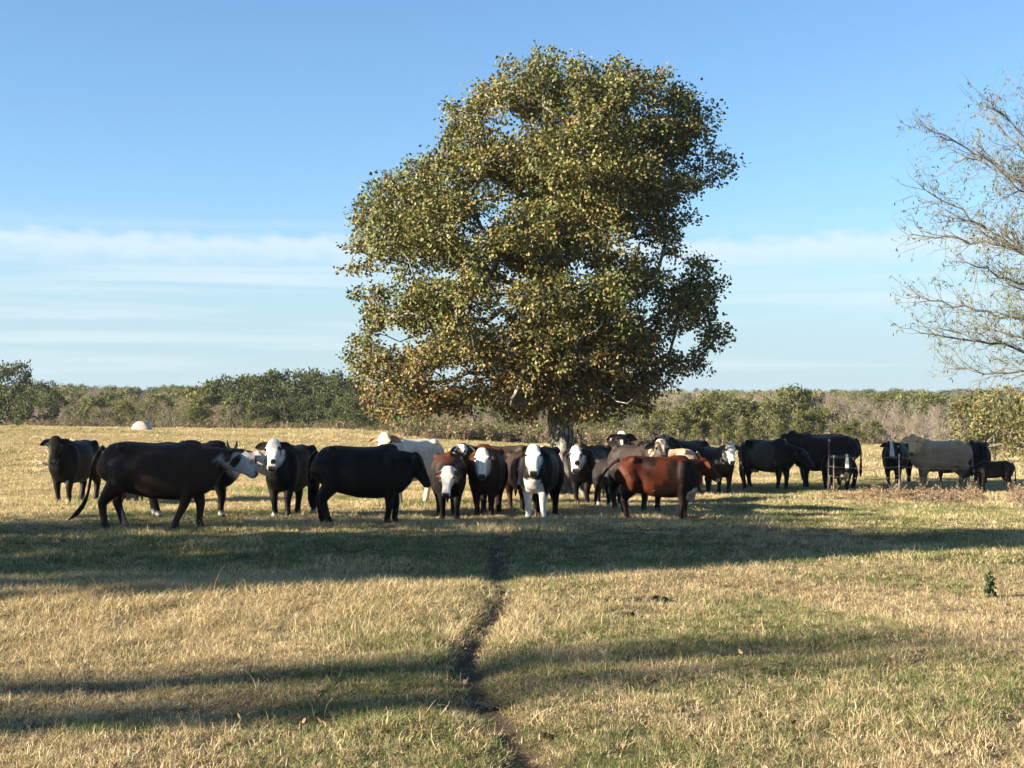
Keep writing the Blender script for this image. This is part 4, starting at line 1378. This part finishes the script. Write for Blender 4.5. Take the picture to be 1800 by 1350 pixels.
# px, py: photo pixel of the ground under the middle of the trunk; head: compass of the body (0 = right, -90 = towards the camera)
COWS = [
    dict(px=130, py=884, dir=-101, s=1.0, fat=1.12, turn=16, hz=1.40, pitch=58, base=BLACK, face='plain', label='black cow standing alone at far left, facing the camera'),
    dict(px=284, py=929, dir=0, s=1.04, long=1.10, fat=1.06, turn=-6, hz=1.20, reach=.50, pitch=40, base=DKBROWN, udder=1, horns=1, head=1.02, face='white', fcol=(.36, .34, .32), patch=[(-.02, 0, .17), (.17, .11, .06), (.17, -.11, .06)], top=(.042, .024, .015), hump=.07,  # white face greyed: shade painted into its hair colour
         stride=(.06, -.26, .12, -.10), tail=[(-.92, 0, 1.16), (-.99, 0, .95), (-1.01, 0, .70), (-1.06, 0, .46), (-1.18, 0, .26), (-1.34, 0, .14)],
         label='large dark brown horned cow walking right with tail swung back'),
    dict(px=340, py=908, dir=3, s=1.0, turn=4, hz=1.14, reach=.60, pitch=48, base=BLACK, face='white', socks=.09, throat=1, stride=(.02, .06, -.04, .08), spots_and_light=[(.80, 0, .74, .10, (.6, .57, .52))],
         label='black cow with white face walking behind the dark brown horned cow'),
    dict(px=512, py=908, dir=-105, s=0.97, turn=16, hz=1.42, pitch=56, base=BLACK, face='white', patch=[(.40, .02, .06), (.17, .105, .045)], socks=.06, droop=.0, ear=1.1,
         label='black cow with white face looking at camera, just right of the horned cow'),
    dict(px=640, py=922, dir=-2, s=0.97, fat=1.05, turn=8, hz=1.20, reach=.34, pitch=62, base=BLACK, face='plain', top=(.017, .013, .011), stride=(.06, -.04, -.06, .10),
         label='solid black cow in side view facing right, left of the oak trunk'),
    dict(px=788, py=912, dir=-84, s=0.88, fat=1.12, turn=-14, hz=1.05, reach=.46, pitch=60, base=BLACK, top=RUST, face='white', ear_col=(.10, .05, .03), ear=0.8,
         label='brown backed dark cow with lowered white face beside solid black cow'),
    dict(px=722, py=887, dir=-128, s=1.02, turn=34, hz=1.44, pitch=58, base=CREAM, face='white', fcol=(.66, .50, .34), nose=PINK, top=(.66, .58, .45), ear_col=(.20, .13, .08),
         label='cream cow standing behind the solid black cow'),
    dict(px=856, py=908, dir=-96, s=0.94, fat=1.06, turn=6, hz=1.33, pitch=60, base=(.020, .011, .010), shoulder=RUST, top=RUST, face='white', ear=0.75, droop=.25, tagged=1,
         ear_col=(.12, .05, .03), label='dark reddish cow with bright white face looking at camera left of the oak'),
    dict(px=880, py=886, dir=174, s=0.93, turn=70, hz=1.36, reach=.40, pitch=50, base=GREY, top=(.04, .03, .024), face='band', shoulder=RUST,
         label='dark cow with white forehead band, its long back behind the white faced cows'),
    dict(px=950, py=910, dir=-102, s=0.95, turn=12, hz=1.36, pitch=58, base=BLACK, face='white', nose=NOSE, front_white=.52, brisket=WHITE, ear=.55, droop=.4, fcol=(.80, .74, .62),
         label='black cow with white face and white front legs in front of the oak'),
    dict(px=921, py=899, dir=-76, s=0.86, turn=-48, hz=1.12, reach=.44, pitch=62, base=DKBROWN, face='white', ear=.6,
         label='dark cow with shaded white face peeping between two white faced cows'),
    dict(px=957, py=874, dir=-92, s=0.84, turn=-10, hz=1.38, pitch=52, base=BLACK, face='white', ear=.8,
         label='cow showing only its white poll over the back of the white legged cow'),
    dict(px=1038, py=888, dir=-118, s=0.95, turn=22, hz=1.30, pitch=58, base=BLACK, face='white', patch=[(.36, .03, .075), (.17, -.10, .04), (.19, .11, .05)], top=(.017, .012, .011), pale_muzzle=(.5, .46, .4), droop=.2, ear=.9,
         label='black cow with patched white face standing in front of the oak trunk'),
    dict(px=1090, py=872, dir=-92, s=1.04, turn=2, hz=1.46, pitch=58, base=BLACK, face='poll', tagged=2, ear=1.1,
         label='tall black cow with white poll and narrow blaze behind the red cow'),
    dict(px=1072, py=893, dir=-80, s=0.74, turn=-12, hz=1.37, pitch=62, base=(.018, .014, .013), face='white', patch=[(.30, .06, .07)], socks=.16, ear=.7, droop=.3, brisket=(.5, .47, .42),
         label='calf with white face and white feet beside the red cow'),
    dict(px=1160, py=913, dir=-7, s=0.84, long=1.05, turn=34, hz=1.26, reach=.36, pitch=42, base=RED, face='plain', pale_muzzle=(.5, .45, .38), top=(.045, .0105, .004), brisket=(.55, .5, .42), patch=[(.0, 0, .2), (.16, -.09, .10), (.28, 0, .10)],
         spots_and_light=[(-.13, -.30, .60, .032, WHITE), (.50, -.28, .95, .40, (.011, .0045, .003)), (.42, -.25, .45, .46, (.009, .0045, .0035)), (-.66, -.16, .30, .42, (.009, .0045, .0035)), (.16, -.30, .62, .28, (.011, .0045, .003)), (-.22, -.25, 1.24, .17, (.012, .005, .0035))], hump=.06,  # dark spots paint neighbours' shadow into the coat; the white one is a marking
         tail=[(-.93, 0, 1.20), (-1.05, .0, 1.06), (-1.17, .0, .90), (-1.26, .0, .70), (-1.29, .0, .50), (-1.30, 0, .30)],
         label='reddish brown cow in side view facing right with tail held out'),
    dict(px=1122, py=899, dir=-62, s=0.95, turn=-18, hz=1.44, pitch=56, base=GREY, top=(.034, .025, .020), face='star', ear=1.0,
         label='grey black cow with white forehead patch behind the red cow'),
    dict(px=1205, py=866, dir=-140, s=0.98, turn=38, hz=1.46, pitch=46, base=BLACK, face='star', fcol=WHITE, top=(.03, .02, .015),
         label='black cow with white poll at the back, behind the tan cow'),
    dict(px=1166, py=884, dir=178, s=0.88, turn=0, hz=0.80, reach=.52, pitch=70, base=TAN, top=(.40, .28, .165), face='plain',
         label='tan cow with lowered head hidden behind the red cow'),
    dict(px=1258, py=868, dir=-68, s=0.87, turn=-18, hz=1.42, pitch=58, base=GREY, face='white', top=(.05, .042, .036), ear=1.05,
         label='dark grey cow with white face right of the red cow'),
    dict(px=1350, py=861, dir=-46, s=0.96, turn=4, hz=1.10, reach=.48, pitch=45, base=BLACK, face='plain', udder=1, spots_and_light=[(.0, -.3, .95, .42, (.06, .05, .042))],  # flank spot paints sunlight into the black coat
         label='black cow with painted sunlit flank at left end of the black group by fence'),
    dict(px=1448, py=859, dir=188, s=1.03, long=1.04, fat=1.06, turn=58, hz=1.42, pitch=56, base=BLACK, top=(.022, .016, .012), face='plain', neck=1.2,
         label='big black cow in side view facing left beside the wire fence'),
    dict(px=1440, py=847, dir=178, s=1.06, turn=0, hz=1.1, pitch=50, base=BLACK, face='plain',
         label='black cow seen only as a back line behind the big black cow'),
    dict(px=1472, py=864, dir=-76, s=0.68, turn=-22, hz=1.36, pitch=60, base=BLACK, face='blaze', fcol=(.66, .64, .6), tagged=1, brisket=(.4, .36, .3),
         label='black calf with white blaze in front of the big black cow'),
    dict(px=1577, py=853, dir=-122, s=0.90, turn=26, hz=1.38, pitch=58, base=BLACK, face='blaze', tagged=1,
         label='black cow with white blaze left of the pale tan cow'),
    dict(px=1652, py=858, dir=190, s=0.93, long=1.04, turn=56, hz=1.48, pitch=60, base=(.27, .19, .12), top=(.38, .285, .185), face='white', fcol=(.56, .39, .22), nose=(.10, .06, .045), ear_col=(.4, .28, .15), udder=1, droop=.15,
         label='pale tan cow standing behind the barbed wire'),
    dict(px=1714, py=851, dir=86, s=0.92, turn=0, hz=1.10, pitch=50, base=BLACK, face='plain',
         label='black cow seen from behind at the rump of the pale tan cow'),
    dict(px=1746, py=866, dir=186, s=0.60, turn=0, hz=1.05, pitch=40, base=BLACK, face='plain', stride=(.02, -.03, .16, -.14),
         depth=.64, label='small black calf at far right by the leaning fence post'),
    dict(px=1668, py=849, dir=178, s=0.50, turn=0, hz=1.1, pitch=50, base=(.03, .018, .012), face='plain',
         depth=.74, label='dark calf glimpsed under the belly of the pale tan cow'),
]

_tmp = []
for k, c in enumerate(COWS):
    c['seed'] = k + 1
    mb, fr = build_cow(c)
    to = obj('skin_draft', mb.mesh('skin_draft'))
    md = to.modifiers.new('r', 'REMESH'); md.mode = 'VOXEL'; md.voxel_size = 0.022; md.use_smooth_shade = True
    md = to.modifiers.new('s', 'SMOOTH'); md.factor = 0.5; md.iterations = 4
    _tmp.append((c, fr, to))
dg = bpy.context.evaluated_depsgraph_get()
_skins = []
for c, fr, to in _tmp:
    em = to.evaluated_get(dg).to_mesh()
    v = np.empty(len(em.vertices) * 3, np.float32); em.vertices.foreach_get('co', v)
    li = np.empty(len(em.loops), np.int32); em.loops.foreach_get('vertex_index', li)
    ls = np.empty(len(em.polygons), np.int32); em.polygons.foreach_get('loop_start', ls)
    lt = np.empty(len(em.polygons), np.int32); em.polygons.foreach_get('loop_total', lt)
    v = v.reshape(-1, 3).astype(float)
    q = np.stack([li[ls[lt == 4] + i] for i in range(4)], -1)
    t = np.stack([li[ls[lt == 3] + i] for i in range(3)], -1)
    # bones and hollows: flank, creases behind shoulder and in front of thigh, ribs, spine
    st = fr['st']
    X, Y, Z = v[:, 0] / st, v[:, 1], v[:, 2]
    sy = np.sign(Y) * sstep(.06, .16, np.abs(Y))
    bony = c.get('bony', 1.0)

    def dent(cx, cz, rx, rz_, amt):
        return amt * np.exp(-((X - cx) / rx) ** 2 - ((Z - cz) / rz_) ** 2)
    push = dent(-.33, 1.12, .13, .12, .050) + dent(.22, .86, .09, .26, .018) + dent(-.36, .74, .08, .20, .024) + dent(.60, .98, .05, .22, .018) + dent(-.66, 1.16, .07, .07, .022) + dent(.36, 1.18, .06, .10, .018)
    push = push + .0008 * np.sin(X * 62) * np.exp(-((X + .02) / .2) ** 2 - ((Z - .9) / .2) ** 2) - dent(-.50, 1.24, .06, .05, .022) - dent(.46, .92, .08, .18, .015)
    v[:, 1] -= sy * push * bony
    v[:, 2] += bony * .014 * np.exp(-(Y / .045) ** 2) * sstep(1.2, 1.28, Z) * (X < .3) * (X > -.75)
    _skins.append((v, t, q))
    to.evaluated_get(dg).to_mesh_clear()
for c, fr, to in _tmp:
    me = to.data
    bpy.data.objects.remove(to); bpy.data.meshes.remove(me)

for (c, fr, _), (v, t, q) in zip(_tmp, _skins):
    mb = MB()
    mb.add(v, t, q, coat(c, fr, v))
    ec = c.get('ear_col', c['base'])
    tips = [ear_piece(mb, fr, s, c, ec, np.array(ec) * 1.6 + 0.01) for s in (1, -1)]
    tail_piece(mb, fr, c, np.array(c['base']) * (0.8 if c['base'] != RED else 0.45))
    calf = 'calf' in c['label']
    x, y, z = on_ground(c['px'], c['py'])
    o = obj('calf' if calf else 'cow', mb.mesh('cow_skin', M_COAT), loc=(x, y, z - 0.015), rz=R(c['dir']), scale=c['s'])
    tag(o, c['label'], 'calf' if calf else 'cow', 'herd of cattle under the oak')
    H = fr['H']
    for s in (1, -1):
        e = MB(); e.ball(H(.178, .114 * s, .018), .026 * fr['hs'], 10, 8, (.008, .006, .005))
        obj('eye', e.mesh('eye', M_EYE), o)
        n = MB(); n.ball(H(.513, .036 * s, -.022), (.014, .014, .014), 8, 6, (.006, .005, .005))
        obj('nostril', n.mesh('nostril', M_EYE), o)
        if c.get('horns'):
            h = MB()
            b = H(.0, .07 * s, .01); up = np.array([0, 0, 1.0])
            h.tube([b, b + fr['sd'] * s * .09 + up * .02, b + fr['sd'] * s * .16 + up * .08, b + fr['sd'] * s * .18 + up * .17, b + fr['sd'] * s * .16 + up * .24],
                   [.030, .027, .022, .014, .004], 8, (.16, .12, .08))
            obj('horn', h.mesh('horn', M_PLAIN), o)
    tg = c.get('tagged')
    if tg:
        e = MB(); p = tips[1 if tg == 2 else 0] - np.array([0, 0, .02]) + fr['uu'] * .012
        sd, dn_ = fr['sd'] * .026, np.array([0, 0, -.060])
        nn = np.cross(sd, dn_); nn /= np.linalg.norm(nn) + 1e-9
        vs = [p - sd * .5, p + sd * .5, p + sd + dn_, p - sd + dn_]
        vs = np.array(vs + [w + nn * .006 for w in vs])
        e.add(vs, None, [[0, 1, 2, 3], [7, 6, 5, 4], [0, 4, 5, 1], [1, 5, 6, 2], [2, 6, 7, 3], [3, 7, 4, 0]], (.55, .22, .20) if tg == 2 else (.6, .55, .4))
        obj('ear_tag', e.mesh('ear_tag', M_PLAIN, False), o)

# ------------------------------------------------------------------ wire fence
fence = bpy.data.objects.new('wire_fence', None); COL.objects.link(fence)
fx, fy, fz = on_ground(1456, 866)
fence.location = (fx, fy, fz)
tag(fence, 'barbed wire fence on thin weathered posts in front of the right hand cattle', 'fence')
base_px = [(1306, 862), (1456, 866), (1466, 867), (1581, 866), (1722, 866), (1850, 868)]
tops_px = [(1306, 820), (1458, 771), (1466, 800), (1581, 798), (1737, 819), (1852, 800)]
cols = [(.10, .05, .03), (.08, .06, .05), (.11, .09, .075), (.24, .22, .20), (.22, .19, .16), (.2, .18, .16)]
anchor = []
for (a, b), (c1, c2), cc in zip(base_px, tops_px, cols):
    x, y, z = on_ground(a, b)
    k = F_PX / y
    h = max(0.5, (b - c2) / k); lean = (c1 - a) / k
    p = MB()
    q0 = np.array([x - fx, y - fy, z - fz - .15]); q1 = np.array([x - fx + lean, y - fy, z - fz + h])
    d = q1 - q0
    # T-section stake: flange and stem
    L = np.linspace(0, 1, 5)[:, None]
    w, tk = .017, .005
    for hw, hd, off in ((w, tk, 0.0), (tk, .020, .022)):
        r_ = []
        for t in L[:, 0]:
            c_ = q0 + d * t + np.array([0, off, 0])
            r_ += [c_ + np.array([-hw, -hd, 0]), c_ + np.array([hw, -hd, 0]), c_ + np.array([hw, hd, 0]), c_ + np.array([-hw, hd, 0])]
        qq = [[i * 4 + j, i * 4 + (j + 1) % 4, i * 4 + 4 + (j + 1) % 4, i * 4 + 4 + j] for i in range(4) for j in range(4)] + [[3, 2, 1, 0], [16, 17, 18, 19]]
        p.add(np.array(r_), None, qq, cc)
    tipc = q0 + d * 0.97
    p.box(tipc + np.array([0, -.012, 0]), (w * 1.02, .004, .03), (.55, .42, .38))
    obj('post', p.mesh('fence_post', M_PLAIN, False), fence)
    anchor.append((q0, d, h))
for wi, zz in enumerate((.86, .63, .41)):
    pts = []
    for k in (1, 3, 4, 5):
        q0, d, h = anchor[k]
        t = min(.97, (zz + .15) / (h + .15))
        pts.append(q0 + d * t + np.array([0, -.014, 0]))
    out = []
    for a, b in zip(pts[:-1], pts[1:]):
        for t in np.linspace(0, 1, 13)[:-1]:
            out.append(a + (b - a) * t - np.array([0, 0, .05 * 4 * t * (1 - t) * (0.5 + 0.5 * wi)]) + np.array([0, 0, .006 * math.sin(t * 40 + wi)]))
    out.append(pts[-1])
    m = MB(); m.tube(out, .0026, 4, (.34, .32, .30))
    out = np.array(out)
    for i in range(1, len(out) - 1):                                   # barbs
        for f in np.linspace(0, 1, 3)[:-1]:
            c_ = out[i] + (out[i + 1] - out[i]) * f
            m.tube([c_ + np.array([-.01, 0, -.017]), c_ + np.array([.01, 0, .017])], .0022, 3, (.42, .40, .38), cap=False)
    obj('wire', m.mesh('barbed_wire', M_PLAIN), fence)

# ------------------------------------------------------------------ bale behind the crest at the left
m = MB()
ns, rad, hl = 40, .66, .6
prof = [(-hl - .01, .0), (-hl - .01, .25), (-hl, .55), (-hl + .05, .64), (-.3, .66), (0, .67), (.3, .66), (hl - .05, .64), (hl, .55), (hl + .01, .25), (hl + .01, 0)]
an = np.linspace(0, 2 * np.pi, ns, endpoint=False)
v = .84 * np.array([[p, r * (1 + .015 * math.sin(7 * a + 3 * p)) * math.cos(a), r * (1 + .015 * math.sin(7 * a + 3 * p)) * math.sin(a)] for p, r in prof for a in an])
q = [[i * ns + j, i * ns + (j + 1) % ns, (i + 1) * ns + (j + 1) % ns, (i + 1) * ns + j] for i in range(len(prof) - 1) for j in range(ns)]
m.add(v, None, q, np.array([.40, .33, .30]) * (1 - .22 * (np.sin(np.arctan2(v[:, 2], v[:, 1]) * 9 + v[:, 0]) > .75))[:, None])
bx_, by_ = at_depth(250, 93)
bale = obj('round_bale', m.mesh('round_bale', M_PLAIN), loc=(bx_, by_, float(ground_h(bx_, by_)) + .02), rz=R(88))
tag(bale, 'pale pinkish white round bale at the far left edge of the field', 'bale')

# ------------------------------------------------------------------ fallen dead branch at the left
bx_, by_, bz_ = on_ground(72, 826)
m = MB()
rg = np.random.default_rng(3)
k = F_PX / by_


def lp_(px, py, y=0.0):
    return np.array([(px - 72) / k, y, (826 - py) / k])


for pts, r in (([(95, 822), (80, 814), (60, 808)], .035), ([(92, 818), (86, 800), (80, 788)], .018), ([(88, 803), (94, 800), (98, 806)], .014), ([(80, 814), (64, 816), (56, 826), (48, 829)], .022),
               ([(64, 816), (60, 812), (54, 816)], .014), ([(56, 826), (66, 824), (80, 828)], .018), ([(86, 800), (78, 796), (70, 798)], .010), ([(62, 818), (60, 826), (52, 830)], .014), ([(84, 808), (90, 812), (100, 810)], .016)):
    P_ = np.array([lp_(a, b, rg.normal(0, .12)) for a, b in pts])
    t = np.linspace(0, 1, len(P_)); tt = np.linspace(0, 1, 9)
    Q = np.stack([np.interp(tt, t, P_[:, i]) for i in range(3)], -1) + rg.normal(0, .006, (9, 3))
    m.tube(Q, np.linspace(r, r * .3, 9), 6, (.30, .25, .20))
br = obj('dead_branch', m.mesh('dead_branch', M_BARK), loc=(bx_, by_, bz_))
tag(br, 'bleached fallen branch lying in the grass behind the leftmost cow', 'branch')

# ------------------------------------------------------------------ small things in the foreground
def dung(px, py, w, h, seed, label):
    rg = np.random.default_rng(seed)
    m = MB()
    x, y, z = on_ground(px, py)
    for _ in range(9):
        c_ = rg.normal(0, 1, 2) * np.array([w * .34, w * .18])
        m.ball((c_[0], c_[1], h * .15), (w * rg.uniform(.16, .28), w * rg.uniform(.12, .22), h * rg.uniform(.25, .6)), 9, 6, np.array([.026, .020, .013]) * rg.uniform(.7, 1.4))
    tag(obj('dung_pat', m.mesh('dung_pat', M_BARK), loc=(x, y, z + .02)), label, 'dung')


dung(1156, 1060, .20, .07, 1, 'dark cow pat lying at the shadow edge right of the trail')
dung(1106, 1086, .09, .045, 2, 'small dark dropping nearer than the larger cow pat')
dung(868, 1252, .07, .025, 3, 'dark clod at the bend of the cattle trail')
dung(958, 1300, .06, .025, 4, 'dark clod on the right bank of the trail at bottom')

x, y, z = on_ground(1742, 1052)
m = MB(); rg = np.random.default_rng(8)
stem = []
for a in range(5):
    d = np.array([rg.normal(0, .18), rg.normal(0, .18), 1.0]); L = rg.uniform(.13, .23)
    stem.append((d, L)); m.tube([(0, 0, -.02), d * L * .5 + rg.normal(0, .01, 3), d * L], [.005, .004, .002], 5, (.07, .085, .03))
e = obj('weed_plant', m.mesh('weed_stems', M_LEAF), loc=(x, y, z), scale=1.0)
tag(e, 'dark green leafy weed standing in dry grass near the right edge', 'plant')
lm = MB()
for d, L in stem:
    n = 11
    leaf_cloud(lm, d * L * rg.uniform(.2, 1.0, n)[:, None], rg.normal(0, 1, (n, 3)), rg.uniform(.05, .085, n), np.array([.045, .06, .022]) * rg.uniform(.6, 1.4, (n, 1)), rg, droop=.6, aspect=.45)
lo = obj('leaf', lm.mesh('weed_leaves', M_LEAF, False), e)
lo['kind'] = 'stuff'

for px, py, sz, lab in [(478, 1268, .06, 'curled pale oak leaf standing in the grass left of the trail'), (566, 1296, .05, 'pale fallen leaf lying flat near the bottom left'), (424, 1292, .045, 'brown fallen leaf among dry grass at lower left'),
                        (1010, 1072, .05, 'pale fallen leaf on the sunlit grass right of the trail'), (1300, 1170, .05, 'pale fallen leaf in the middle of the right hand grass')]:
    x, y, z = on_ground(px, py)
    m = MB(); rg = np.random.default_rng(int(px))
    leaf_cloud(m, np.array([[0, 0, .03]]), np.array([[.6, -.3, .9]]), np.array([sz]), np.array([[.42, .31, .2]]), rg, droop=0, aspect=.7)
    tag(obj('fallen_leaf', m.mesh('fallen_leaf', M_LEAF, False), loc=(x, y, z + .05)), lab, 'leaf')

# ------------------------------------------------------------------ loose dry stalks and leaf litter in the grass
rw = np.random.default_rng(404)
stalks = [blade_mesh('t', 3, 0.05, 0.26, 0.0045, 0.35, [S4, S1, S2], 0.8, 60 + k, 4) for k in range(4)]
n = 900
y = np.sqrt(rw.uniform(6.3 ** 2, 24 ** 2, n)); x = rw.uniform(-1, 1, n) * (.41 * y + .3)
k = (trail_dist(x, y) > .12) & (fbm(x * .6, y * .6, 15, 2) > .42)
x, y = x[k], y[k]; n = len(x)
scatter('dry_stalks', np.stack([x, y, ground_h(x, y)], -1), np.stack([rw.normal(0, .3, n), rw.normal(0, .3, n), rw.uniform(0, 6.28, n)], -1), rw.uniform(.5, 1.1, n), rw.integers(0, 4, n), stalks,
        'loose pale dry stalks sticking up from the foreground grass', 'stalks')
lit = []
for k in range(4):
    mb = MB(); rg = np.random.default_rng(70 + k)
    leaf_cloud(mb, np.zeros((1, 3)), np.array([[1.0, .2, .25]]), np.array([.038]), np.array([[.17, .115, .07], [.22, .16, .10], [.12, .08, .05], [.19, .135, .085]])[k:k + 1], rg, droop=0, aspect=.6)
    lit.append(mb.mesh('l', M_LEAF, False))
n = 1000
y = np.sqrt(rw.uniform(6.3 ** 2, 30 ** 2, n)); x = rw.uniform(-1, 1, n) * (.41 * y + .3)
scatter('leaf_litter', np.stack([x, y, ground_h(x, y) + rw.uniform(.02, .06, n)], -1), np.stack([rw.normal(0, .6, n), rw.normal(0, .6, n), rw.uniform(0, 6.28, n)], -1), rw.uniform(.5, 1.2, n), rw.integers(0, 4, n), lit,
        'small brown fallen leaves littered through the grass', 'leaf litter')

# ------------------------------------------------------------------ the air: thin haze that only shows over distance
m, t = mat_new('haze_air')
pv = N(t, 'ShaderNodeVolumePrincipled')
pv.inputs['Color'].default_value = (0.80, 0.88, 1.0, 1)
pv.inputs['Density'].default_value = 0.00012
pv.inputs['Anisotropy'].default_value = 0.2
o_ = N(t, 'ShaderNodeOutputMaterial')
t.links.new(pv.outputs[0], o_.inputs['Volume'])
mb = MB()
mb.box((0, 2050, 12.0), (6150, 5200, 15.5))
hz_ = obj('haze', mb.mesh('haze', m, False))
tag(hz_, 'thin blue haze lying over the distant woods', 'haze', kind='stuff')
